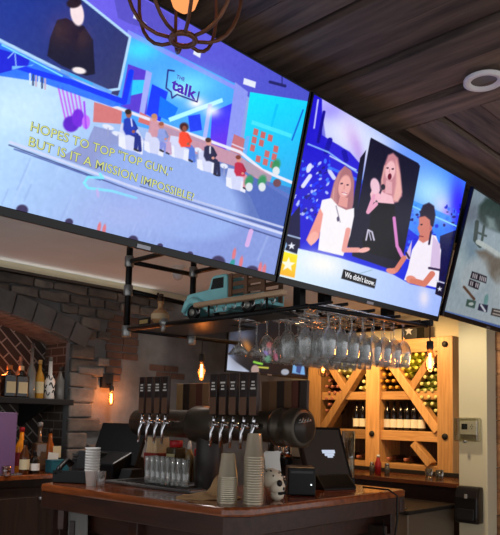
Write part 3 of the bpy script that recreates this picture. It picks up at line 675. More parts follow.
# cups at left end
def cup_stack(name, label, cat, loc, n, r0, r1, h, pitch, mt, inverted=False, lipw=.003):
    t = thing(name, label, cat, loc)
    for i in range(n):
        z = i*pitch
        prof = [(r0, z), (r1, z+h), (r1+lipw, z+h), (r1+lipw, z+h-.006), (r1, z+h-.008)] if not inverted else [(r1+lipw, z), (r1+lipw, z+.006), (r1, z+.007), (r0, z+h), (r0*.98, z+h+.001)]
        MB().lathe(prof, n=20, cap=(not inverted, inverted)).build('cup', mt, t)
    return t
cup_stack('paper_cups', 'stack of white paper cups beside the desk phone', 'cups', Zp(91.5, 485.5, BT), 9, .030, .040, .09, .0155, PAPER)
g = thing('shot_glass', 'small clear glass between the white cups and black register', 'glass', Zp(101, 486.5, BT))
MB().lathe([(.02, 0), (.022, .003), (.026, .085), (.0245, .085), (.02, .008), (.0, .008)], cap=(True, False)).build('bowl', GLASS, g)

# register and receipt printer
rg = thing('cash_register', 'black touchscreen register and printer behind the left bar, seen from behind', 'register', (2.58, 3.75, BT), math.radians(12))
MB().prism([(-.16, 0), (.17, 0), (.17, .12), (.02, .17), (-.16, .10)], 1, -.15, .15).build('base', BLACK, rg, bevel=.012)
MB().prism([(-.02, .08), (.02, .07), (.13, .34), (.09, .355)], 1, -.2, .2).build('touchscreen', BLACK, rg, bevel=.008)
pr = MB().prism([(-.17, 0), (-.03, 0), (-.03, .16), (-.12, .17), (-.17, .12)], 1, .02, .21).build('printer', MATTE, rg, bevel=.01)
MB().span((-.178, .05, .115), (-.168, .19, .124)).span((-.172, .08, .135), (-.165, .2, .15)).build('trim_bar', STEEL, pr)
MB().prism([(-.13, .005), (.0, .005), (.0, .07), (-.10, .07)], 1, -.26, -.165).build('card_reader', BLACK, rg, bevel=.006)

# drip tray
dt = thing('drip_tray', 'long steel drip tray on the bar below the beer taps', 'tray', (2.27, 2.75, BT))
tp_ = [(0.02, 0.72), (.1, -.02), (.215, -.02), (.215, .26), (.46, .26), (.46, .72)]
MB().prism(tp_, 2, .001, .016).build('rim', mat('tray_steel', (120, 118, 116), .35, .9), dt, bevel=.003)
sl = MB()
for i in range(15): sl.span((.10, .0+i*.045, .016), (.20 if i < 6 else .44, .016+i*.045, .021))
sl.build('grille', mat('tray_slats', (96, 94, 92), .4, .9), dt)

# pint glasses in two rows
PG = thing('pint_glass', 'x', 'glass', (0, 0, 0), 0, 'clear glasses lined up on the drip tray')
MB().lathe([(.019, 0), (.021, .004), (.0225, .15), (.021, .15), (.0185, .02), (0, .018)], n=16, cap=(True, False)).build('bowl', glass('pint_glass_clear', (246, 250, 247), .95, .06, .16, milk=.12), PG)
kk = 0
for (x, y0_, n_, wh) in ((2.425, 3.17, 8, 'front row'), (2.485, 3.19, 4, 'back row')):
    for i in range(n_):
        q = (x, y0_-i*.0475, BT+.022); lab = f'{ORD[i]} clear glass from the left in the {wh} on the drip tray'
        if kk == 0: PG.location = q; PG['label'] = lab
        else: dup(PG, q, lab)
        kk += 1

# napkin caddy, jars
nc = thing('napkin_caddy', 'red caddy holding tan paper napkins behind the clear glasses', 'caddy', (2.60, Xp(158, 450, 2.60)[1], BT+.0215))
MB().prism([(-.05, 0), (.05, 0), (.065, .16), (-.065, .16)], 1, -.06, .06).build('holder', mat('caddy_red', (120, 34, 26), .5), nc, bevel=.006)
nk = MB()
for i in range(7): nk.box((0, -.045+i*.015, .175), (.10, .009, .15), Matrix.Rotation(math.radians(-6+2*i), 3, 'Y'))
nk.build('napkins', mat('kraft_napkin', (206, 178, 138), .9), nc)
jr = thing('condiment_jar', 'square jar with a red lid and pale label behind the clear glasses', 'jar', (2.63, Xp(176, 450, 2.63)[1], BT+.0215))
MB().box((0, 0, .1), (.09, .09, .2)).build('jar_body', mat('jar_dark', (74, 62, 44), .15), jr, bevel=.012)
MB().lathe([(.04, .2), (.04, .235), (.036, .24)]).build('lid', mat('lid_red', (176, 30, 34), .4), jr)
MB().box((-.0465, -.005, .1), (.002, .075, .12)).build('label', mat('jar_label', (186, 178, 130), .7), jr)
jb2 = thing('condiment_jar', 'short clear jar with a red lid at the right end of the glass row', 'jar', (2.70, Xp(200, 450, 2.70)[1], BT+.0215))
MB().lathe([(.036, 0), (.038, .13), (.03, .15)], n=18).build('jar_body', mat('jar_clear', (120, 116, 104), .1), jb2)
MB().lathe([(.034, .15), (.034, .19), (.03, .195)], n=18).build('lid', MATS['lid_red'], jb2)
sb = thing('syrup_bottle', 'clear squeeze bottle with pale tip between the two red-lidded jars', 'bottle', (2.67, Xp(189.5, 450, 2.67)[1], BT+.0215))
MB().lathe([(.026, 0), (.027, .15), (.012, .19)], n=16).build('bottle_body', mat('amber_syrup', (140, 116, 76), .15), sb)
MB().lathe([(.013, .19), (.013, .215), (.006, .24)], n=12).build('tip', WHITE, sb)

# beer tower
TX, TZ = 2.6, 1.443
tw = thing('beer_tower', 'long dark barrel-ended beer tap tower with nine branded handles', 'beer tower', (TX, 2.85, BT))
BRONZE = mat('tower_bronze', (74, 66, 56), .36, .6, noise=.12, nscale=5)
ry = Matrix.Rotation(-PI/2, 3, 'X')     # local z -> +y
zc = TZ-BT
MB().tube([(0, -.62, zc), (0, .66, zc)], .082, 24).build('pipe', BRONZE, tw)
MB().lathe([(.086, 0), (.1, .006), (.1, .07), (.09, .085), (.09, .12), (.1, .125), (.1, .16), (.086, .17)], (0, -.70, zc), 28, ry).build('barrel_end', BRONZE, tw)
be = MB().lathe([(.075, 0), (.075, .004)], (0, -.704, zc), 24, ry).build('end_cap', mat('cap_dark', (58, 54, 50), .4, .5), tw)
em = MB()
for k in range(5):
    x = -.045+k*.02; em.tube([(x, -.7065, zc+.035-.006*(k % 2)), (x+.012, -.7065, zc+.05-.008*((k+1) % 2))], .0035, 5)
em.tube([(-.05, -.7065, zc+.025), (.05, -.7065, zc+.035)], .002, 5)
em.build('emblem', mat('emblem_grey', (170, 168, 162), .4, .5), be)
MB().lathe([(.098, -.13), (.108, -.1), (.108, .1), (.098, .13)], (0, -.01, zc), 28, ry).build('joint', BRONZE, tw)
MB().lathe([(.10, 0), (.10, .012), (.08, .02), (.076, zc-.06), (.09, zc-.03)], (0, -.01, 0), 28).build('column', mat('column_dark', (58, 54, 52), .45, .5), tw)
HD = mat('handle_dark', (44, 34, 32), .4); HT = mat('handle_tan', (100, 72, 54), .5); HW = mat('handle_print', (214, 210, 204), .6)
def tap(y, n):
    fc = MB()
    fc.tube([(-.07, y, zc), (-.145, y, zc+.005)], [.016, .013], 10).tube([(-.135, y, zc+.02), (-.14, y, zc-.01), (-.155, y, zc-.04), (-.158, y, zc-.115)], [.014, .013, .009, .007], 10)
    fc.lathe([(.01, 0), (.013, .008), (.008, .04)], (-.135, y, zc+.015), 10)
    f_ = fc.build('faucet', CHROME, tw)
    h = MB().prism([(-.022, .055), (.022, .055), (.027, .15), (.027, .275), (-.027, .275), (-.027, .15)], 0, -.147, -.123)
    hh = MB().add([(v[0], v[1]+y, v[2]+zc) for v in h.v], h.f, tint=.5).build('tap_handle', HD, tw, bevel=.003)
    MB().span((-.1484, y-.0245, zc+.058), (-.1466, y+.0245, zc+.15)).build('handle_foot', HT, hh)
    lt = MB()
    for k in range(3):
        wd = random.uniform(.010, .018); lt.span((-.1485, y-wd, zc+.222-k*.017), (-.1470, y+wd, zc+.231-k*.017))
    lt.build('lettering', HW, hh)
for x_ in (143, 150.5, 158.5, 166, 214.5, 224, 234, 244.6, 254.4): tap(Xp(x_, 400, TX-.135)[1]-2.85, 0)
SW = [mat('slat_tan', (178, 142, 96), .5), mat('slat_dark', (52, 40, 34), .5), mat('slat_brown', (112, 80, 54), .5), mat('slat_red', (92, 48, 36), .5), mat('slat_umber', (128, 92, 62), .5)]
for i, y in enumerate(Xp(x_, 397, TX+.09)[1] for x_ in (180, 186.5, 193, 199.5, 206, 266, 273.5, 281, 288.5, 296, 303)):
    MB().prism([(y-2.85-.029, zc+.07), (y-2.85+.029, zc+.07), (y-2.85+.031, zc+.245), (y-2.85-.031, zc+.245)], 0, .085, .105).build('rear_handle', SW[(i if i < 5 else (2, 4, 1, 2, 3, 1)[i-5])], tw, bevel=.003)

# clear plastic cup stacks near the corner
CUPM = mat('clear_plastic_cup', (206, 194, 168), .22, .45, spec=.8)
cup_stack('plastic_cups', 'shorter upside-down stack of clear plastic cups by the bar corner', 'cups', Zp(227, 502, BT), 13, .033, .047, .115, .0098, CUPM, True)
cup_stack('plastic_cups', 'taller upside-down stack of clear plastic cups by the bar corner', 'cups', Zp(253, 503, BT), 19, .034, .047, .115, .0120, CUPM, True)
# bar rag
rg2 = MB(); vs = []; fs = []; n_ = 22
for i in range(n_):
    for j in range(n_):
        u, v = i/(n_-1)-.5, j/(n_-1)-.5
        hgt = .085*math.exp(-((u-.12)**2+(v)**2)/.012)+.022*abs(math.sin(9*u+5*v))*math.exp(-(u*u+v*v)/.16)+.012*(1-4*u*u)*(1-4*v*v)
        vs.append((u*.30+.012*math.sin(7*v), v*.2+.012*math.sin(9*u), hgt+.002))
for i in range(n_-1):
    for j in range(n_-1): q = i*n_+j; fs.append((q, q+1, q+n_+1, q+n_))
rg2.add(vs, fs, True)
o = rg2.build('bar_rag', mat('rag_tan', (190, 152, 108), .95, noise=.12, nscale=18), None, loc=Zp(209, 498, BT), solid=.004); o.rotation_euler.z = math.radians(-50)
tag(o, 'crumpled tan cloth lying on the bar left of the plastic cups', 'cloth')

# painted skull with napkins
def ellipsoid(c, rd, nu=16, nv=12):
    vs = []; fs = []
    for j in range(nv+1):
        t = PI*j/nv
        for i in range(nu):
            a = 2*PI*i/nu; vs.append((c[0]+rd[0]*math.sin(t)*math.cos(a), c[1]+rd[1]*math.sin(t)*math.sin(a), c[2]+rd[2]*math.cos(t)))
    for j in range(nv):
        for i in range(nu): fs.append((j*nu+i, j*nu+(i+1) % nu, (j+1)*nu+(i+1) % nu, (j+1)*nu+i))
    return vs, fs
sk = thing('skull_holder', 'white painted skull holder on the bar beside the tall cup stack', 'skull', Zp(272, 500, BT), math.radians(8))
SKM = mat('skull_white', (222, 212, 190), .5)
q = MB(); q.add(*ellipsoid((0, .01, .105), (.052, .066, .052)), True); q.add(*ellipsoid((0, -.03, .07), (.042, .04, .045)), True); q.add(*ellipsoid((0, -.03, .03), (.032, .036, .032)), True); q.build('cranium', SKM, sk)
SKD = mat('skull_paint', (20, 18, 18), .5)
for sx in (-1, 1): MB().add(*ellipsoid((sx*.022, -.058, .088), (.015, .014, .017), 12, 8), True).build('eye_socket', SKD, sk)
MB().add(*ellipsoid((0, -.067, .062), (.007, .007, .010), 8, 6), True).build('nose_hole', SKD, sk)
q = MB()
for k in range(7): q.span((-.024+k*.0075, -.068, .032), (-.0225+k*.0075, -.05, .046))
for k in range(14):
    a = random.uniform(0, 2*PI); t = random.uniform(.5, 1.5); q.add(*ellipsoid((.052*math.sin(t)*math.cos(a), .01+.066*math.sin(t)*math.sin(a), .105+.052*math.cos(t)), (.0045,)*3, 6, 4), True)
tag(q.build('painted_dots', SKD, sk), kind='stuff')
nn = MB()
for k in range(4): nn.box((0, .012+k*.006, .185), (.075, .004, .11), Matrix.Rotation(math.radians(-9+4*k), 3, 'Y'))
tag(nn.build('napkins', PAPER, None, loc=sk.location, bevel=0), 'white paper napkins standing in the painted skull holder', 'napkins').rotation_euler.z = math.radians(-42)

# black card terminal box + POS monitor
bx = thing('receipt_printer', 'black box printer between the skull and the monitor', 'printer', Zp(300, 494, BT), math.radians(-45))
MB().box((0, 0, .075), (.15, .19, .15)).build('body', BLACK, bx, bevel=.008)
MB().box((0, -.097, .125), (.12, .004, .012)).build('paper_slot', mat('slot_grey', (50, 50, 54), .4), bx)
MB().lathe([(.004, 0), (.004, .004)], (.05, -.097, .06), 8, Matrix.Rotation(PI/2, 3, 'X')).build('indicator_light', emis('led_white', (240, 250, 255), 2.), bx)
mo = thing('touch_monitor', 'black touchscreen monitor on the right bar showing a white emblem', 'monitor', (3.27, 2.50, BT), math.radians(-17))
T = Matrix.Rotation(math.radians(-24), 3, 'X')
def mrot(mb): return MB().add([tuple(T@Vector(v)+Vector((0, 0, .05))) for v in mb.v], mb.f)
mb = MB().box((0, 0, .165), (.335, .028, .345)); mrot(mb).build('monitor_housing', BLACK, mo, bevel=.008)
mb = MB().box((0, -.0145, .172), (.29, .002, .29)); sc_ = mrot(mb).build('screen', mat('dark_screen', (40, 36, 34), .16, emit=(60, 54, 50), estr=.25), mo)
mb = MB()
mb.box((.03, -.0165, .172), (.095, .001, .022)); mb.box((.032, -.0165, .152), (.07, .001, .016)); mb.box((.034, -.0165, .138), (.04, .001, .010))
mrot(mb).build('screen_emblem', emis('screen_white', (196, 206, 226), 1.), sc_)
mb = MB().box((0, -.0155, .012), (.035, .002, .008)); mrot(mb).build('maker_plate', STEEL, mo)
MB().prism([(-.12, 0), (.12, 0), (.10, .06), (-.03, .085), (-.11, .02)], 0, -.12, .12).build('base', BLACK, mo, bevel=.01)
MB().box((.17, .06, .03), (.10, .06, .05)).build('card_reader', BLACK, mo, bevel=.008)
cd = MB().tube([(3.33, 2.30, BT+.02), (3.40, 2.17, BT+.012), (3.43, 2.13, BT-.02), (3.44, 2.135, BT-.16), (3.42, 2.14, BT-.26), (3.37, 2.15, BT-.275), (3.33, 2.15, BT-.24), (3.33, 2.16, BT-.15)], .006, 6)
tag(cd.build('black_cord', BLACK), 'black cord looping down over the right bar edge below the monitor', 'cord')
# bottles/shakers behind the barrel end
for i, (px_, lab) in enumerate(((271, 'leftmost slim bottle with a steel base behind the barrel end'), (280, 'middle slim bottle with a steel base behind the barrel end'), (287.5, 'rightmost slim bottle with a steel base behind the barrel end'))):
    P = Xp(px_, 462, 3.25); t = thing('pour_bottle', lab, 'bottle', (P[0], P[1], BT), 0, 'slim bottles behind the barrel end')
    MB().lathe([(.033, 0), (.033, .05)], n=16).build('steel_base', CHROME, t)
    MB().lathe([(.032, .05), (.032, .15), (.03, .17)], n=16).build('bottle_body', BLACK, t)
    MB().lathe([(.03, .17), (.022, .2), (.022, .26)], n=16).build('neck', CHROME if i else BLACK, t)
P = Xp(306, 462, 3.42); t = thing('red_bottle', 'red squeeze bottle behind the left edge of the monitor', 'bottle', (P[0], P[1], BT))
MB().lathe([(.035, 0), (.035, .16), (.02, .19)], n=16).build('bottle_body', mat('sauce_red', (150, 24, 28), .4), t); MB().lathe([(.018, .19), (.006, .24)], n=12).build('tip', mat('sauce_red2', (170, 40, 36), .4), t)
P = Xp(258, 465, 3.2); t = thing('pale_mug', 'pale mug behind the napkins in the skull', 'mug', (P[0], P[1], BT)); MB().lathe([(.035, 0), (.04, .1), (.036, .1), (.032, .01), (0, .01)], n=16, cap=(True, False)).build('bowl', mat('mug_pale', (168, 164, 156), .4), t)
MB().tube([(.038, 0, .08), (.07, 0, .075), (.07, 0, .035), (.038, 0, .025)], .006, 6).build('handle', MATS['mug_pale'], t)
P = Xp(294, 452, 3.3); t = thing('steel_canister', 'grey canister right of the slim bottles', 'canister', (P[0]+.05, P[1]-.02, BT)); MB().box((0, 0, .08), (.1, .1, .16)).build('body', mat('canister_grey', (100, 96, 90), .4, .4), t, bevel=.006); MB().box((0, 0, .165), (.104, .104, .014)).build('lid', MATTE, t, bevel=.003)
P = Xp(348, 468, 3.5); t = thing('glass_carafe', 'tall clear glass pitcher standing behind the monitor', 'pitcher', (3.55, Xp(348.5, 440, 3.55)[1], BT)); MB().lathe([(.034, 0), (.037, .003), (.043, .34), (.040, .34), (.04, .01), (0, .01)], n=20, cap=(True, False)).build('bowl', glass('carafe_glass', (236, 240, 232), .8, .05, .16), t)

# ------------------------------------------------------------------ hanging rack
RZ = 1.99
hr = thing('hanging_rack', 'black iron pipe rack hung over the bar with glass rails', 'rack', (2.24, 3.18, RZ))
def rk(q): return (q[0]-2.24, q[1]-3.18, q[2]-RZ)
def rtube(pts, rad, name='pipe', mt=None): return MB().tube([rk(q) for q in pts], rad, 10).build(name, mt or PIPE, hr)
rtube([(2.24, 3.18, 1.96), (2.24, 3.18, 2.64)], .019, 'post')
rtube([(2.66, 3.10, 1.94), (2.66, 3.10, 2.64)], .019, 'post')
for (x, w_) in ((2.467, .022), (2.664, .03), (3.243, .04)): MB().span(rk((x-w_, 2.06, 2.0)), rk((x+w_, 2.105, 2.64))).build('hanger', PIPE, hr, bevel=.003)
rtube([(2.24, 3.18, 1.975), (2.24, 2.06, 1.975)], .014, 'rail'); rtube([(2.24, 3.18, 2.37), (2.24, 2.2, 2.37)], .014, 'rail')
rtube([(2.24, 3.18, 1.975), (3.1, 3.12, 1.975)], .014, 'rail'); rtube([(2.24, 3.18, 2.37), (2.70, 3.15, 2.37)], .014, 'rail'); rtube([(2.24, 3.18, 2.20), (2.68, 3.12, 2.17)], .014, 'rail')
rtube([(2.66, 3.10, 2.37), (2.66, 2.2, 2.37)], .014, 'rail'); rtube([(2.24, 2.62, 2.37), (2.66, 2.62, 2.37)], .014, 'rail')
for (x, y, z) in ((2.24, 3.18, 1.965), (2.24, 3.18, 2.20), (2.24, 3.18, 2.37), (2.66, 3.10, 1.955), (2.66, 3.1, 2.37)):
    q = rk((x, y, z)); MB().lathe([(.024, -.032), (.027, -.028), (.027, .028), (.024, .032)], q, 12).build('pipe_fitting', mat('galvanised', (150, 150, 148), .35, .8), hr)
MB().prism([(0.025, -1.1), (.22, -1.1), (.22, -.62), (.42, -.62), (.42, -.05), (.025, -.02)], 2, -.015, 0).build('shelf_board', mat('shelf_black', (40, 38, 37), .32, .3), hr, bevel=.002)
GZ = 2.005
ROWY = (1.87, 1.99, 2.11, 2.23, 2.35)
for y in ROWY:
    for s_ in (-1, 1): MB().tube([rk((2.49 if y > 2.12 else 2.36, y+s_*.022, GZ)), rk((3.17, y+s_*.022, GZ))], .004, 6).build('glass_rail', CHROME, hr)
for x in (2.50, 2.72, 2.95, 3.15): MB().tube([rk((x, 1.82, GZ+.014)), rk((x, 2.42, GZ+.014))], .008, 8).build('cross_rail', PIPE, hr)
MB().span(rk((3.165, 1.77, GZ-.012)), rk((3.20, 2.45, GZ+.02))).build('end_bar', PIPE, hr, bevel=.003)
MB().tube([rk((2.36, 1.80, GZ)), rk((2.36, 2.13, GZ))], .006, 6).build('end_bar', PIPE, hr)
for y in (2.29, 2.33): MB().tube([rk((2.27, y, 1.966)), rk((2.45, y, 1.966))], .004, 6).build('glass_rail', CHROME, hr)
rtube([(2.24, 3.18, 1.975), (2.24, 1.84, 1.975)], .010, 'rail'); rtube([(2.24, 1.86, 1.98), (3.18, 1.80, 1.995)], .010, 'rail')
pkb = MB().span(rk((2.235, 1.99, 2.045)), rk((2.275, 2.60, 2.068))).build('wooden_rail', wood('pale_wood', (176, 142, 112), (206, 174, 142), 'Y', .6, 3, rnd=False), hr, bevel=.004)
for i in range(9):
    y = 2.05+i*.065
    MB().tube([rk((2.255, y, 2.046)), rk((2.255, y, 2.02)), rk((2.26, y+.02, 2.012)), rk((2.262, y+.03, 2.03))], .003, 5).build('hook', CHROME, hr)
for y in (2.1, 2.5): MB().tube([rk((2.255, y, 1.978)), rk((2.255, y, 2.05))], .006, 6).build('bracket', PIPE, hr)

# stemware
def stem(kind):
    t = thing('wine_glass' if kind != 'martini' else 'martini_glass', 'x', 'glass', (0, 0, 0), 0, 'stemmed glasses hanging upside down from the rack')
    # hung by the foot at z = 0, bowl pointing down
    f = MB().lathe([(.036, -.002), (.034, .001), (.006, .004), (.0, .004)][::-1], n=16, cap=(False, False)); f.lathe([(.036, -.002), (.008, -.006), (.0045, -.015)], n=16, cap=(False, False)); f.build('foot', GLASS, t)
    if kind == 'martini':
        MB().tube([(0, 0, -.004), (0, 0, -.11)], .0042, 8).build('stem', GLASS, t)
        MB().lathe([(.004, -.11), (.056, -.172), (.054, -.172), (.003, -.113)], n=20, cap=(False, False)).build('bowl', GLASS, t)
    else:
        hs = .088 if kind == 'red' else .08
        MB().tube([(0, 0, -.004), (0, 0, -hs)], .0042, 8).build('stem', GLASS, t)
        R = .0425 if kind == 'red' else .039
        pr_ = [(.004, -hs), (R*.55, -hs-.014), (R*.86, -hs-.035), (R, -hs-.062), (R*.97, -hs-.09), (R*.84, -hs-.13), (R*.8, -hs-.145), (R*.78, -hs-.145), (R*.92, -hs-.09), (R*.95, -hs-.062), (R*.8, -hs-.037), (0, -hs-.006)]
        MB().lathe(pr_, n=20, cap=(False, False)).build('bowl', GLASS, t)
    return t
G = {k: stem(k) for k in ('martini', 'red', 'white')}
used = set()
def hang(kind, x, y, label, z=GZ-.006):
    if kind not in used: used.add(kind); G[kind].location = (x, y, z); G[kind]['label'] = label; return
    dup(G[kind], (x, y, z), label, random.uniform(0, 6))
hang('martini', 2.29, 2.31, 'left of the two martini glasses hanging upside down from the rack', 1.963)
hang('martini', 2.41, 2.31, 'right of the two martini glasses hanging upside down from the rack', 1.963)
rown = ['hanging row nearest the televisions', 'second hanging row from the televisions', 'middle hanging row', 'fourth hanging row from the televisions', 'hanging row farthest from the televisions']
for ri, y in enumerate(ROWY):
    x0 = (2.42, 2.40, 2.42, 2.54, 2.53)[ri]
    xs = [x for x in np.arange(x0, 3.15, .092)]
    for i, x in enumerate(xs):
        hang('red' if ri in (0, 2, 3) else 'white', x+random.uniform(-.003, .003), y, f'{ORD[i]} wine glass from the left in the {rown[ri]}')

# toy truck (points along +y, towards the left of the photo)
tr = thing('toy_truck', 'turquoise vintage toy pickup truck with a wooden bed on the rack shelf', 'toy truck', (2.37, 2.4, 1.991))
TEAL = mat('turquoise_paint', (158, 232, 238), .4, noise=.08, nscale=12)
W2 = .075
bd = MB()
bd.prism([(.345, .03), (.345, .12), (.33, .145), (.165, .155), (.145, .21), (.125, .222), (.04, .222), (.025, .21), (.02, .035), (.09, .03), (.12, .055), (.15, .07), (.2, .075), (.25, .065), (.28, .03)], 0, -W2*.86, W2*.86)
bd.build('cab', TEAL, tr, bevel=.008)
fe = MB()
for sx in (-1, 1):
    pts = [(sx*.078, .345, .05), (sx*.08, .31, .095), (sx*.08, .265, .105), (sx*.08, .2, .08), (sx*.08, .13, .035), (sx*.08, .0, .03)]
    fe.tube(pts, [.012, .017, .02, .018, .012, .01], 8)
fe.build('fender', TEAL, tr)
win = MB()
for sx in (-1, 1): win.prism([(.145, .15), (.128, .205), (.05, .205), (.05, .15)], 0, sx*W2*.86-.002, sx*W2*.86+.002)
win.prism([(-.05, .15), (.05, .16), (.045, .205), (-.045, .205)], 1, .145, .158)
win.build('window', mat('toy_window', (24, 28, 32), .2), tr)
MB().span((-W2, -.24, .04), (W2, .015, .058)).span((-W2, -.24, .058), (-W2+.008, .015, .095)).span((W2-.008, -.24, .058), (W2, .015, .095)).build('bed', TEAL, tr, bevel=.004)
bw_ = MB()
for sx in (-1, 1):
    for y in (-.225, -.11, .0): bw_.span((sx*(W2-.012)-.006, y-.012, .058), (sx*(W2-.012)+.006, y+.012, .215))
    for z in (.11, .15, .19): bw_.span((sx*(W2-.018)-.004, -.235, z), (sx*(W2-.018)+.004, .01, z+.022))
bw_.build('stake_sides', mat('stake_wood', (126, 92, 70), .7), tr, bevel=.002)
for sx in (-1, 1):
    for y in (.265, -.14):
        whl = MB().lathe([(.012, -.012), (.036, -.014), (.04, -.008), (.04, .008), (.036, .014), (.012, .012)], (sx*.072, y, .04), 20, Matrix.Rotation(PI/2, 3, 'Y')).build('wheel', MATTE, tr)
        MB().lathe([(.018, -.016), (.02, 0), (.018, .016)], (sx*.072, y, .04), 14, Matrix.Rotation(PI/2, 3, 'Y')).build('hubcap', mat('hub', (170, 168, 160), .4, .6), whl)
for sx in (-1, 1): MB().lathe([(.014, 0), (.012, .012)], (sx*.055, .34, .11), 12, ry).build('headlight', STEEL, tr)
MB().span((-.07, .345, .03), (.07, .356, .045)).build('bumper', STEEL, tr, bevel=.002)
# squat bottle and sign
bt_ = thing('squat_bottle', 'squat round whiskey bottle with a horse-shaped stopper on the rack', 'bottle', (2.33, 2.99, 1.991))
MB().add(*ellipsoid((0, 0, .05), (.05, .05, .05)), True).lathe([(.03, .085), (.016, .1), (.015, .125), (.018, .127), (.018, .14)], n=16).build('bottle_body', mat('whiskey_glass', (186, 140, 96), .12, coat=.3), bt_)
MB().lathe([(.0512, .035), (.0512, .065)], n=24, cap=(False, False)).build('label', mat('kraft_label', (206, 178, 140), .8), bt_)
stp = MB().lathe([(.018, .14), (.02, .16)], n=12); stp.add(*ellipsoid((0, 0, .172), (.01, .024, .011), 10, 8), True); stp.add(*ellipsoid((0, .026, .184), (.006, .01, .009), 8, 6), True); stp.build('stopper', mat('stopper_dark', (70, 52, 40), .4, .4), bt_)
sg = thing('small_sign', 'small gold-lettered black sign in front of the squat bottle', 'sign', (2.275, 3.06, 1.991), math.radians(-90))
MB().box((0, 0, .022), (.10, .012, .042)).build('plate', MATTE, sg, bevel=.002); MB().box((0, -.0065, .022), (.075, .002, .022)).build('gold_panel', mat('gold_print', (176, 148, 92), .5), sg)
cl = MB().lathe([(.02, -.02), (.025, 0), (.02, .02)], (0, 0, 0), 12, Matrix.Rotation(PI/2, 3, 'X')); cl.tube([(0, 0, .0), (-.01, 0, -.05)], .012, 8)
tag(cl.build('pipe_clamp', MATS['galvanised'], None, loc=(2.235, 2.83, 1.985)), 'silver clamp on the rack rail in front of the truck', 'clamp')
cm = thing('ceiling_camera', 'small white dome camera on the plaster ceiling left of the truck', 'camera', (*Zp(178, 267, 2.64)[:2], 2.64))
MB().lathe([(.05, 0), (.05, -.03), (.042, -.04)], n=20, cap=(True, True)).build('base', WHITE, cm); q = MB(); q.add(*ellipsoid((0, 0, -.055), (.042, .042, .05)), True); q.build('dome', mat('dome_grey', (196, 198, 204), .2), cm)

# ------------------------------------------------------------------ bulbs
FIL = emis('filament', (255, 184, 110), 14.); BULBG = glass('bulb_glass', (255, 226, 190), .5, .05, .06)
def bulb(t, z0, glow=1.):
    """bulb hanging below z0 in the thing's space"""
    MB().lathe([(.014, 0), (.018, -.004), (.018, -.04), (.014, -.048)], (0, 0, z0), 14).build('socket', MATTE, t)
    gb = MB().lathe([(.013, -.046), (.017, -.06), (.026, -.085), (.028, -.11), (.022, -.15), (.006, -.168)], (0, 0, z0), 16, cap=(False, True)).build('bulb', BULBG, t)
    MB().tube([(0, 0, z0-.065), (0, 0, z0-.145)], [.007, .008], 8).build('filament', FIL, gb)
def lampl(loc, e, col=(255, 150, 70), r=.03, name='bulb_light'):
    l = bpy.data.lights.new(name, 'POINT'); l.energy = e; l.color = lin(col); l.shadow_soft_size = r
    o = bpy.data.objects.new(name, l); COL.objects.link(o); o.location = loc; return o
S = Yp(105, 388, YW)
sc1 = thing('wall_sconce', 'black square wall sconce with a glowing filament bulb on the stucco', 'lamp', (S[0], YW, S[2]))
MB().box((0, -.02, .06), (.11, .04, .12)).build('back_plate', MATTE, sc1, bevel=.004)
MB().tube([(0, -.04, .03), (0, -.10, .03), (0, -.10, -.0)], .01, 8).build('arm', MATTE, sc1)
b0 = MB(); t0 = bpy.data.objects.new('bulb_holder', None)
gb = MB().lathe([(.013, -.046), (.017, -.06), (.026, -.085), (.028, -.11), (.022, -.15), (.006, -.168)], (0, -.1, .015), 16, cap=(False, True)).build('bulb', BULBG, sc1)
MB().tube([(0, -.1, -.05), (0, -.1, -.13)], [.007, .008], 8).build('filament', FIL, gb)
MB().lathe([(.014, 0), (.018, -.004), (.018, -.04), (.014, -.048)], (0, -.1, .015), 14).build('socket', MATTE, sc1)
lampl((S[0], YW-.12, S[2]-.08), 7., (255, 150, 76))
bpy.data.objects.remove(t0)
def pendant(label, loc, ztop, e, cage=False):
    t = thing('pendant_bulb', label, 'lamp', loc)
    MB().tube([(0, 0, 0), (0, 0, ztop-loc[2])], .003, 6).build('wire', MATTE, t)
    bulb(t, 0)
    if cage:
        q = MB()
        for k in range(6):
            a = k*PI/3; q.tube([(.018*math.cos(a), .018*math.sin(a), -.04), (.042*math.cos(a), .042*math.sin(a), -.1), (.03*math.cos(a), .03*math.sin(a), -.17), (.005*math.cos(a), .005*math.sin(a), -.19)], .0018, 4)
        q.build('wire_guard', MATTE, t)
    lampl((loc[0], loc[1], loc[2]-.11), e)
P = Yp(202, 354, 3.10); pendant('filament bulb on a wire below the rack in front of the stucco wall', P, 1.965, 1.0)
P = Yp(323.5, 350, 2.9); pendant('filament bulb under the far side of the rack left of the wine shelves', P, 1.97, 2., True)
P = at(430, 341, 0, 3.18); pendant('clear filament bulb hanging from the right end of the rack', P, GZ-.01, 5.)
S2 = Yp(4, 375, 5.2); 
lampl((S2[0]-.1, 5.0, S2[2]), 2., (255, 120, 50))
t = thing('wall_sconce', 'glowing filament sconce behind the bottles at the far left edge', 'lamp', (S2[0]-.1, 5.3, S2[2]+.08))
MB().box((0, -.015, .06), (.1, .03, .12)).build('back_plate', MATTE, t, bevel=.004); MB().tube([(0, -.03, .03), (0, -.08, .03), (0, -.08, .01)], .009, 8).build('arm', MATTE, t)
gb = MB().lathe([(.013, -.046), (.017, -.06), (.026, -.085), (.028, -.11), (.022, -.15), (.006, -.168)], (0, -.08, .055), 16, cap=(False, True)).build('bulb', BULBG, t); MB().tube([(0, -.08, -.01), (0, -.08, -.09)], [.007, .008], 8).build('filament', FIL, gb)

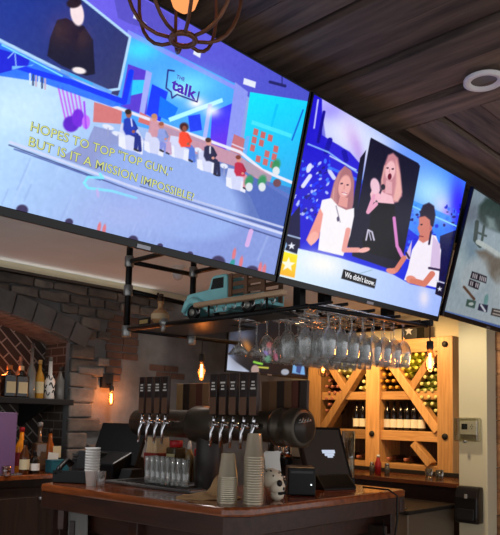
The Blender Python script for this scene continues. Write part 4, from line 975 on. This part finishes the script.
# cage lamp near the viewer
cg = thing('cage_lamp', 'round rusty wire cage lamp with a glowing bulb at the top edge', 'lamp', (1.209, 1.491, 2.60))
RUST = mat('rusty_metal', (112, 74, 54), .5, .6, noise=.3, nscale=20)
CRD, CH = .175, .36
for k in range(8):
    a = k*PI/4+.25; pts = []
    for i in range(15):
        tt = i/14; pts.append(((.036+(CRD-.036)*math.sin(PI*min(1, tt*1.02))**.8)*math.cos(a) if tt < 1 else .03*math.cos(a), (.036+(CRD-.036)*math.sin(PI*min(1, tt*1.02))**.8)*math.sin(a) if tt < 1 else .03*math.sin(a), CH*(.5-.5*math.cos(PI*tt))))
    MB().tube(pts, .0058, 7).build('cage_wire', RUST, cg)
def ring(R, z, rad, name):
    q = MB(); pts = [(R*math.cos(2*PI*i/32), R*math.sin(2*PI*i/32), z) for i in range(33)]; q.tube(pts, rad, 8, False); return q.build(name, RUST, cg)
ring(.036, 0, .0085, 'bottom_ring'); ring(.03, CH, .007, 'top_ring')
MB().tube([(0, 0, CH-.01), (0, 0, .40)], .012, 8).tube([(0, 0, .24), (0, 0, CH)], .02, 10).build('stem', RUST, cg)
q = MB(); q.lathe([(.018, .24), (.03, .22), (.044, .17), (.046, .14), (.034, .105), (.012, .088)], n=20).build('bulb', emis('warm_bulb', (255, 160, 96), 1.15), cg)
MB().lathe([(.05, .385), (.05, .40)], n=16).build('canopy', RUST, cg)
lampl((1.209, 1.491, 2.60+.14), 3.0, (255, 170, 90), .05)

# recessed ceiling light
rl = thing('ceiling_light', 'white round recessed light in the dark plank ceiling', 'light', Zp(484, 80.5, 3.0))
MB().lathe([(.088, .004), (.088, -.008), (.078, -.014), (.058, -.008), (.052, .02)], n=32, cap=(False, False)).build('trim_ring', mat('white_trim', (226, 222, 222), .4), rl)
MB().lathe([(.0, .0), (.056, -.0), (.057, -.001)], (0, 0, .001), 24, cap=(False, False)).build('baffle', mat('baffle_grey', (104, 98, 96), .5), rl)

# ------------------------------------------------------------------ back bar
sh = thing('bottle_shelf', 'black wall shelf inside the stone arch', 'shelf', (1.6, 5.0, 1.555))
MB().span((-1.27, -.22, 0), (1.29, .3, .045)).build('board', MATTE, sh, bevel=.004)
for x in (-1.0, .0, 1.1): MB().prism([(-.18, 0), (.3, 0), (.3, -.18)], 0, x-.015, x+.015).build('bracket', MATTE, sh)
bc = thing('back_counter', 'back bar cabinet with a wooden counter under the stone arch', 'cabinet', (1.1, 4.95, 0))
MB().span((-2.2, -.35, 1.0), (1.62, -.055, 1.035)).build('worktop', BARTOP, bc, bevel=.006)
MB().span((-2.15, -.28, 0), (1.58, -.055, 1.0)).build('cabinet_body', DARKWOOD, bc)
for i in range(6):
    x0 = -2.1+i*.61
    d_ = MB().span((x0, -.305, .08), (x0+.57, -.28, .94)).span((x0+.07, -.312, .15), (x0+.5, -.304, .87)).build('door', DARKWOOD, bc, bevel=.004)
    MB().add(*ellipsoid((x0+.50 if i % 2 else x0+.06, -.33, .86), (.014, .018, .014), 10, 8), True).build('knob', STEEL, d_)

def liquor(name, label, loc, body, h, r_, neck=.32, capc=(20, 18, 18), lab=None, square=False, cat='bottle', rough=.12, grp='bottles of the back bar'):
    t = thing(name, label, cat, loc, 0, grp)
    hb = h*(1-neck)
    if square:
        MB().box((0, 0, hb/2), (2*r_, 2*r_*.8, hb)).build('bottle_body', body, t, bevel=r_*.25)
        MB().lathe([(r_*.6, hb-.004), (r_*.32, hb+.02), (r_*.3, h-.03)], n=14).build('neck', body, t)
    else:
        MB().lathe([(r_*.94, 0), (r_, .006), (r_, hb*.86), (r_*.8, hb*.97), (r_*.4, hb+.03), (r_*.34, h-.03)], n=18).build('bottle_body', body, t)
    MB().lathe([(r_*.42, h-.035), (r_*.42, h-.003), (r_*.38, h)], n=12).build('cap', mat('cap_%d_%d_%d' % capc, capc, .4), t)
    if lab:
        if square: MB().box((0, -r_*.8-.001, hb*.45), (r_*1.5, .002, hb*.5)).build('label', lab, t)
        else: MB().lathe([(r_+.001, hb*.22), (r_+.001, hb*.68)], n=18, cap=(False, False)).build('label', lab, t)
    return t
AMB = mat('amber_spirit', (150, 78, 26), .1, coat=.3); CLR = mat('clear_spirit', (120, 118, 112), .08, coat=.4); DKB = mat('dark_bottle', (26, 20, 16), .12, coat=.3); GOLD = mat('gold_spirit', (196, 140, 50), .1, coat=.3); ORG = mat('orange_spirit', (226, 120, 28), .12, emit=None)
LB = mat('label_cream', (206, 190, 150), .8); LBK = mat('label_black', (24, 22, 22), .6); LW = mat('label_white', (226, 222, 212), .7); WB = mat('white_ceramic', (226, 222, 214), .35)
def bx_(px_, v): return Yp(px_, 398, v)[0]
zs = 1.601
liquor('liquor_bottle', 'square dark bottle with round gold label, leftmost on the upper shelf', (bx_(8, 4.95), 4.95, zs), DKB, .25, .05, .3, (196, 120, 60), LB, True)
liquor('liquor_bottle', 'square dark bottle with round gold label, second on the upper shelf', (bx_(20, 4.95), 4.95, zs), DKB, .25, .05, .3, (214, 190, 150), LB, True)
liquor('liquor_bottle', 'tall thin clear bottle third from left on the upper shelf', (bx_(30, 4.95), 4.95, zs), CLR, .44, .036, .45, (70, 70, 74))
liquor('liquor_bottle', 'gold bottle with a wooden cork left of the white decorated bottle', (bx_(38.6, 4.95), 4.95, zs), GOLD, .31, .036, .36, (206, 160, 90), LB)
w = liquor('liquor_bottle', 'white bottle with black scroll pattern on the upper shelf', (bx_(49, 4.93), 4.93, zs), WB, .34, .042, .5, (110, 106, 100))
q = MB()
for k, (zz_, rr) in enumerate(((.05, .044), (.11, .044), (.17, .036))):
    for s_ in range(4):
        a0 = s_*PI/2+k; q.tube([((rr+.001)*math.cos(a0+i*.14), (rr+.001)*math.sin(a0+i*.14), zz_+.022*math.sin(i*.8)) for i in range(9)], .004, 5)
q.build('scroll_pattern', SKD, w)
liquor('liquor_bottle', 'clear bottle at the right end of the upper shelf', (bx_(59, 4.98), 4.98, zs), CLR, .27, .042, .35, (60, 56, 52))
liquor('liquor_bottle', 'clear bottle standing behind the two square bottles', (bx_(19, 5.12), 5.12, zs), CLR, .34, .04, .35, (120, 110, 100))
zc_ = 1.036
def cx_(px_, v): return Yp(px_, 470, v)[0]
liquor('liquor_bottle', 'glowing orange bottle with a red cap on the back counter', (cx_(20, 4.85), 4.85, zc_), mat('orange_liqueur', (236, 140, 30), .1, coat=.3), .34, .045, .35, (170, 24, 34), mat('label_red', (150, 30, 40), .6))
liquor('liquor_bottle', 'brown bottle with a cream label in front of the orange bottle', (cx_(24, 4.68), 4.68, zc_), mat('brown_glass', (74, 38, 16), .1, coat=.3), .25, .036, .36, (16, 14, 14), LB)
liquor('liquor_bottle', 'short dark bottle with a pale label right of the brown bottle', (cx_(34, 4.69), 4.69, zc_), DKB, .17, .038, .34, (20, 18, 18), LW)
liquor('liquor_bottle', 'tall clear decanter bottle behind the short dark bottle', (cx_(38, 4.9), 4.9, zc_), mat('smoky_spirit', (96, 74, 56), .08, coat=.4), .38, .05, .42, (150, 146, 140), None, True)
liquor('liquor_bottle', 'amber bottle behind the white cards on the back counter', (cx_(48.6, 4.9), 4.9, zc_), AMB, .33, .042, .38, (40, 36, 34), None)
t = thing('card_holder', 'two white cards standing behind the teal box', 'cards', (cx_(53.5, 4.80), 4.80, zc_))
MB().box((-.01, 0, .10), (.09, .003, .09), Matrix.Rotation(.1, 3, 'Y')).build('card', LW, t); MB().box((.03, .015, .15), (.07, .003, .09)).build('card', LB, t); MB().box((0, .006, .03), (.1, .04, .06)).build('stand', MATTE, t)
t = thing('teal_box', 'small teal tin box at the right end of the back counter', 'box', (cx_(57, 4.7), 4.7, zc_)); MB().box((0, 0, .045), (.15, .1, .09)).build('body', mat('teal_tin', (22, 92, 104), .4), t, bevel=.006); MB().box((0, 0, .092), (.154, .104, .01)).build('lid', MATS['teal_tin'], t)
t = thing('menu_holder', 'frosted violet acrylic menu holder at the left edge of the counter', 'holder', (cx_(5, 4.66), 4.66, zc_))
MB().box((-.02, 0, .23), (.17, .03, .44)).build('panel', mat('violet_acrylic', (112, 80, 116), .35, spec=.6), t, bevel=.004); MB().box((0, 0, .006), (.22, .09, .012)).build('foot', GLASS, t)
t = thing('rocks_glass', 'small amber glass in front of the violet menu holder', 'glass', (cx_(6, 4.62)-.0, 4.615, zc_)); MB().lathe([(.03, 0), (.034, .07), (.031, .07), (.028, .01), (0, .01)], n=16, cap=(True, False)).build('bowl', glass('amber_glass', (220, 150, 90), .7, .05, .2), t)

# small television on the far wall side
tw_, th_ = 1.13, .62
tv4 = make_tv('small wall television seen behind the hanging glasses', Yp(226.5, 370, 4.35), math.radians(0), math.radians(4), tw_, th_, None, .018, .012)
for ch in list(tv4['e'].children):
    if ch.name.startswith('mount_arm'):
        bpy.data.objects.remove(ch)
MB().bar((tw_/2, th_*.5, -.06), (tw_/2, th_*.5+.05, -.56), .08, .1).build('mount_arm', MATTE, tv4['e'])
c = Canvas(tv4, 140, 78)
c.c[:] = (22, 22, 28); c.glow(232, 352, 6, 12, (150, 170, 215), 1.); c.poly([(225, 352), (236, 362), (250, 372), (224, 372)], (196, 206, 230)); c.glow(240, 350, 9, 14, (50, 40, 40), .9); c.glow(247, 346, 4, 9, (206, 130, 60), .9, -25)
c.glow(243, 335, 10, 6, (110, 120, 150), .7)
for (x, y, cc) in ((265, 354, (150, 120, 220)), (272, 352, (226, 150, 190)), (276, 357, (226, 90, 140)), (268, 359, (110, 210, 160)), (270, 345, (220, 90, 90))): c.ell(x, y, 3.6, 3.6, cc, .95, 0, .5)
c.line([(254, 362), (262, 364)], 2, (150, 226, 80)); c.line([(258, 367), (268, 368)], 1.6, (226, 226, 90)); c.ell(255, 370, 4, 5, (200, 170, 160), .9); c.ell(285, 372, 4, 3, (190, 196, 210), .9)
c.poly([(294, 357), (304, 364), (305, 375), (292, 373)], (120, 180, 236)); c.poly([(297, 362), (302, 366), (300, 374), (296, 372)], (50, 80, 140)); c.c *= .95
c.mesh('screen', tv4, tv4['e'])

# ------------------------------------------------------------------ wine rack on the right wall (front face x = 6)
XF = 6.0
wr_ = thing('wine_rack', 'warm timber wine rack with diagonal beams against the right wall', 'wine rack', (XF, 4.0, 0))
def yz(x, y, xx=XF): P = Xp(x, y, xx); return P[1]-4.0, P[2]
def post(y0, y1, name='post'): MB().span((-.05, y0-4.0, 1.0), (.36, y1-4.0, 2.33)).build(name, PINE, wr_, bevel=.006)
post(4.69, 4.87); post(3.915, 4.085); post(3.09, 3.255)
for (z0, z1, nm) in ((2.19, 2.33, 'top_beam'), (1.715, 1.80, 'middle_shelf'), (1.30, 1.40, 'lower_shelf'), (1.0, 1.07, 'bottom_beam')):
    for (ya, yb) in ((4.085, 4.69), (3.255, 3.915)): MB().span((-.02, ya-4.0, z0), (.38, yb-4.0, z1)).build(nm, PINEY, wr_, bevel=.005)
MB().span((.36, 3.09-4.0, 1.0), (.39, .87, 2.33)).build('back_panel', wood('rack_back', (72, 56, 42), (104, 84, 64), 'Z', .7, 3), wr_)
def diag(a, b_, w=.075, fx=-.045):
    (ya, za), (yb, zb) = a, b_
    MB().bar((-.01, ya, za), (-.01, yb, zb), .09, w, up=(1, 0, 0)) if False else None
    d = np.array([yb-ya, zb-za]); d /= np.linalg.norm(d); nrm = np.array([-d[1], d[0]])*w/2
    MB().prism([(ya+nrm[0], za+nrm[1]), (yb+nrm[0], zb+nrm[1]), (yb-nrm[0], zb-nrm[1]), (ya-nrm[0], za-nrm[1])], 0, fx, .06).build('diagonal_beam', PINE, wr_, bevel=.005)
diag((.07, 2.2), (.66, 1.40), .085); diag((.65, 2.18), (.33, 1.77), .08, -.03)
diag((-.12, 2.2), (-.74, 1.41), .085); diag((-.71, 2.19), (-.40, 1.77), .08, -.03)
diag((-.66, 1.08), (-.47, 1.28), .07)
for (y, z) in ((0, 1.36), (-.83, 1.36), (-.83, 2.25), (.78, 2.25)): MB().lathe([(.03, 0), (.03, .012), (.016, .02)], (-.05, y, z), 12, Matrix.Rotation(-PI/2, 3, 'Y')).build('bolt', MATTE, wr_)

# wine bottles
def wine(name, gcol, ccol):
    t = thing('wine_bottle', 'x', 'bottle', (0, 0, 0), 0, 'x')
    g_ = mat('wineglass_%s' % name, gcol, .1, coat=.4); k_ = mat('capsule_%s' % name, ccol, .35, .2)
    MB().lathe([(.034, 0), (.0375, .005), (.0375, .19), (.03, .215), (.015, .24), (.014, .262)], n=14).build('bottle_body', g_, t)
    MB().lathe([(.0155, .225), (.0165, .28), (.0175, .284), (.0175, .298), (.012, .30)], n=12).build('capsule', k_, t)
    return t
KIND = {'red': wine('red', (48, 26, 24), (176, 112, 92)), 'amber': wine('amber', (40, 30, 14), (206, 150, 50)), 'green': wine('green', (168, 172, 62), (226, 214, 90)), 'pale': wine('pale', (190, 192, 110), (232, 226, 160)), 'light': wine('light', (136, 150, 74), (216, 214, 140))}
first = set()
def putb(kind, loc, label, group, lying=True):
    if kind not in first: first.add(kind); o = KIND[kind]; o.location = loc; o['label'] = label
    else: o = dup(KIND[kind], loc, label)
    o['group'] = group
    o.rotation_euler = (0, -PI/2, random.uniform(0, 0)) if lying else (0, 0, 0)
    return o
def inpoly(y, z, poly):
    r_ = False
    for i in range(len(poly)):
        (a, b_), (c_, d_) = poly[i], poly[(i+1) % len(poly)]
        if (b_ > z) != (d_ > z) and y < (c_-a)*(z-b_)/(d_-b_)+a: r_ = not r_
    return r_
def fill(kind, poly, z0, pitch, where, y0, y1):
    z = z0; row = 0; rows = []
    while z < 2.2:
        ys = [y for y in np.arange(y1-(pitch/2 if row % 2 else 0), y0, -pitch) if inpoly(y, z, poly)]
        if ys: rows.append((z, ys))
        z += pitch*.87; row += 1
    for ri, (z, ys) in enumerate(rows):
        for i, y in enumerate(ys):
            rl_ = 'bottom row' if ri == 0 else ('top row' if ri == len(rows)-1 else ORD[ri]+' row up')
            ol = ORD[i]+' from left' if len(ys) > 1 else 'only one'
            putb(kind, (6.265, 4.0+y, z), f'{LK[kind]} wine bottle, {ol}, {rl_}, {where}', 'wine bottles lying in the '+where)
LK = {'red': 'dark red-capped', 'amber': 'dark gold-capped', 'green': 'green yellow-capped', 'pale': 'pale green', 'light': 'light green'}
pt = .0765
fill('red', [(.65, 1.52), (.65, 2.02), (.41, 1.83), (.42, 1.79)], 1.53, pt, 'left corner bin of rack', -.9, .66)
fill('pale', [(.56, 2.14), (.15, 2.14), (.33, 1.88)], 1.90, pt, 'V bin of left bay', -.9, .6)
fill('pale', [(.045, 1.80), (.25, 1.80), (.045, 2.12)], 1.842, pt, 'bin left of center post', -.9, .24)
fill('amber', [(-.045, 1.80), (-.38, 1.80), (-.10, 2.14), (-.045, 2.14)], 1.842, pt, 'bin right of center post', -.9, -.05)
fill('green', [(-.22, 2.17), (-.62, 2.17), (-.40, 1.88)], 1.90, pt, 'V bin of right bay', -.9, -.2)
fill('light', [(-.72, 1.52), (-.72, 2.08), (-.47, 1.80)], 1.54, pt, 'right corner bin of rack', -.95, -.45)
SB = thing('wine_bottle', 'x', 'bottle', (0, 0, 0), 0, 'x')
MB().lathe([(.034, 0), (.0375, .005), (.0375, .19), (.03, .215), (.015, .24), (.014, .30), (.012, .302)], n=16).build('bottle_body', mat('standing_wine', (16, 12, 12), .12, coat=.4), SB)
MB().lathe([(.0385, .03), (.0385, .115)], n=16, cap=(False, False)).build('label', mat('wine_label', (232, 226, 206), .7), SB)
ys = [.275, .19, .115]; fs_ = True
for k, ys, wh in ((0, (.275, .195, .115), 'left bay'), (1, (-.115, -.195, -.275, -.355, -.435, -.515), 'right bay')):
    for i, y in enumerate(ys):
        lab = f'{ORD[i]} standing white-labelled wine bottle from left on lower shelf, {wh}'
        if fs_: SB.location = (6.06, 4.0+y, 1.401); SB['label'] = lab; SB['group'] = 'standing bottles on the lower shelf'; fs_ = False
        else: o = dup(SB, (6.06, 4.0+y, 1.401), lab); o['group'] = 'standing bottles on the lower shelf'
for i, (y, wh) in enumerate(((.42, 'left bay'), (.22, 'left bay'), (-.16, 'right bay'), (-.36, 'right bay'))):
    putb('red', (6.3, 4.0+y, 1.11), f'{"left" if i % 2 == 0 else "right"} dark bottle lying on the bottom beam of the {wh}', 'bottles on the bottom beam')
spk = thing('wall_speaker', 'small black speaker with a pale star on top of the wine rack', 'speaker', (6.1, Xp(413, 340, 6.1)[1], 2.33))
MB().box((0, 0, .09), (.16, .18, .18)).build('cabinet', MATTE, spk, bevel=.008)
sp_ = star(0, 0, .05, 90); MB().prism([(x, .09+y) for x, y in sp_], 0, -.084, -.081).build('star', mat('star_grey', (150, 150, 156), .6), spk)

# side counter in front of the wine rack
sc2 = thing('side_counter', 'dark wooden counter running below the wine rack', 'counter', (5.3, 3.4, 0))
MB().span((0, -.72, .945), (.68, 1.4, .985)).build('worktop', wood('counter_wood', (74, 38, 20), (112, 60, 32), 'Y', .25, 2, coat=.4, rnd=False), sc2, bevel=.006)
MB().span((.08, -.7, 0), (.66, 1.4, .945)).build('cabinet_body', DARKWOOD, sc2)
MB().span((.56, -.72, .985), (.60, 1.4, 1.025)).build('back_ledge', MATTE, sc2, bevel=.004)
def tumbler(px_, py_, lab):
    P = Zp(px_, py_, .985); t = thing('tumbler', lab, 'glass', P); MB().lathe([(.03, 0), (.034, .004), (.038, .085), (.0355, .085), (.03, .01), (0, .01)], n=16, cap=(True, False)).build('bowl', glass('tumbler_glass', (226, 232, 222), .8, .06, .16), t)
tumbler(429, 478, 'left of two clear tumblers on the side counter'); tumbler(439.5, 479.5, 'right of two clear tumblers on the side counter')
P = Zp(378, 474, .985); t = thing('ketchup_bottle', 'red sauce bottle on the side counter right of the monitor', 'bottle', P); MB().lathe([(.03, 0), (.032, .1), (.02, .13), (.014, .16)], n=14).build('bottle_body', MATS['sauce_red'], t); MB().lathe([(.016, .16), (.014, .185)], n=12).build('cap', WHITE, t)
P = Zp(387, 475, .985); t = thing('spice_shaker', 'small dark shaker right of the red sauce bottle', 'shaker', P); MB().lathe([(.024, 0), (.026, .07), (.02, .085)], n=14).build('body', mat('shaker_glass', (90, 84, 74), .15), t); MB().lathe([(.021, .085), (.019, .11), (.008, .115)], n=14).build('lid', STEEL, t)
P = Zp(372, 473.5, .985); t = thing('spice_shaker', 'small dark shaker left of the red sauce bottle', 'shaker', P); MB().lathe([(.024, 0), (.026, .07), (.02, .085)], n=14).build('body', MATS['shaker_glass'], t); MB().lathe([(.021, .085), (.019, .11), (.008, .115)], n=14).build('lid', STEEL, t)
# undercounter steel cooler
ic = thing('bottle_cooler', 'stainless steel cooler with a dark lid below the side counter', 'cooler', (4.70, 3.11, 0))
MB().span((-.22, -.42, 0), (.5, .36, .80)).build('body', mat('cooler_steel', (128, 118, 104), .4, .6), ic, bevel=.008)
MB().span((-.24, -.44, .80), (.52, .38, .83)).build('lid', MATTE, ic, bevel=.006)
tr_ = MB()
for i in range(4): tr_.span((-.16+i*.0, -.36+i*.18, .832), (-.13, -.22+i*.18, .838))
tr_.build('lid_strip', STEEL, ic)
MB().span((-.235, -.1, .70), (-.22, .02, .76)).build('latch', MATTE, ic)
sk_ = MB(); vs, fs = ellipsoid((0, 0, .3), (.16, .17, .42), 18, 14); sk_.add([(v[0]+.02*math.sin(9*v[2]), v[1]+.02*math.cos(8*v[2]), max(0, v[2])) for v in vs], fs, True)
tag(sk_.build('laundry_sack', mat('sack_pale', (176, 164, 144), .9, noise=.35, nscale=14), None, loc=(4.08, 3.02, 0)), 'pale patterned sack on the floor left of the steel cooler', 'sack')

# ------------------------------------------------------------------ on the white pier
def pf(x, y): P = Xp(x, y, 5.2); return P[1], P[2]
y0, z1 = pf(457.5, 417.5); y1, z0 = pf(482, 442)
th = thing('thermostat', 'wall thermostat under a clear plastic guard on the white pier', 'thermostat', (5.2, (y0+y1)/2, z0))
W_, H_ = abs(y0-y1), z1-z0
MB().span((-.075, -W_/2, 0), (-.0, W_/2, H_)).build('guard', glass('guard_clear', (232, 232, 222), .75, .1, .16), th, bevel=.012)
MB().span((-.03, -W_*.34, H_*.28), (0, W_*.34, H_*.86)).build('thermostat_body', mat('thermo_cream', (226, 222, 206), .5), th, bevel=.005)
MB().span((-.0315, W_*.02, H_*.5), (-.0295, W_*.26, H_*.74)).build('display', mat('lcd_dark', (36, 40, 36), .2), th)
bts = MB()
for (a, b_) in ((-.2, .62), (-.12, .62), (-.16, .70), (-.16, .54)): bts.box((-.031, W_*a, H_*b_), (.003, W_*.05, H_*.05))
bts.build('button', mat('btn_grey', (150, 148, 140), .5), th)
MB().lathe([(.012, 0), (.012, .014)], (-.075, 0, .0), 12, Matrix.Rotation(-PI/2, 3, 'Y')).build('lock', STEEL, th)
y0, z1 = pf(460.5, 485); y1, z0 = pf(484, 524)
W_, H_ = abs(y0-y1), z1-z0
sd = thing('soap_dispenser', 'black wall soap dispenser low on the white pier', 'soap dispenser', (5.2, (y0+y1)/2, z0))
MB().prism([(0, 0), (-.10, .0), (-.115, .05), (-.11, H_*.7), (-.085, H_-.01), (-.06, H_), (0, H_)], 1, -W_/2, W_/2).build('housing', mat('dispenser_black', (20, 20, 21), .28), sd, bevel=.014)
MB().span((-.112, -.012, H_*.68), (-.104, .012, H_*.8)).build('level_window', mat('win_grey', (150, 150, 150), .2), sd, bevel=.003)
MB().span((-.121, -W_*.36, .03), (-.112, W_*.36, H_*.4)).build('push_bar', mat('dispenser_black2', (28, 28, 29), .35), sd, bevel=.005)

# ------------------------------------------------------------------ light
w = bpy.data.worlds.new('world'); SC.world = w; w.use_nodes = True
w.node_tree.nodes['Background'].inputs['Color'].default_value = (.96, .97, 1., 1); w.node_tree.nodes['Background'].inputs['Strength'].default_value = 1.0
def spot(loc, tgt, e, col, ang=70, blend=.6, r=.06, name='added_spot'):  # unseen spots added to brighten the room, without any fixtures
    l = bpy.data.lights.new(name, 'SPOT'); l.energy = e; l.color = lin(col); l.spot_size = math.radians(ang); l.spot_blend = blend; l.shadow_soft_size = r
    o = bpy.data.objects.new(name, l); COL.objects.link(o); o.location = loc
    o.rotation_euler = (Vector(tgt)-Vector(loc)).to_track_quat('-Z', 'Y').to_euler(); return o
spot((5.35, 4.45, 2.5), (6.15, 4.35, 1.75), 60, (255, 206, 138), 95); spot((5.2, 3.5, 2.5), (6.15, 3.55, 1.75), 90, (255, 206, 138), 95)
spot((4.3, 2.5, 2.6), (5.2, 2.55, 1.2), 60, (255, 232, 190), 90)  # added spot to brighten the white pier
spot((2.95, 4.0, 2.6), (2.9, 4.1, 0), 40, (255, 246, 238), 110)  # added spots to lift the dark area behind the bar
spot((1.5, 4.0, 2.6), (1.5, 4.0, 0), 70, (250, 248, 255), 100)
spot((3.6, 2.9, 2.6), (3.3, 2.6, 1.0), 25, (255, 206, 150), 110)
spot((4.3, 4.0, 2.6), (4.3, 4.9, 1.5), 11, (255, 236, 216), 110)
l = bpy.data.lights.new('added_uplight', 'AREA'); l.shape = 'RECTANGLE'; l.size = 5.0; l.size_y = .03; l.energy = 1.3; l.color = lin((255, 244, 230))  # unseen strip added above the ledge to brighten the plaster ceiling
o = bpy.data.objects.new('added_uplight', l); COL.objects.link(o); o.location = (1.2, YW-.05, 2.582); o.rotation_euler = (math.radians(180+35), 0, 0)
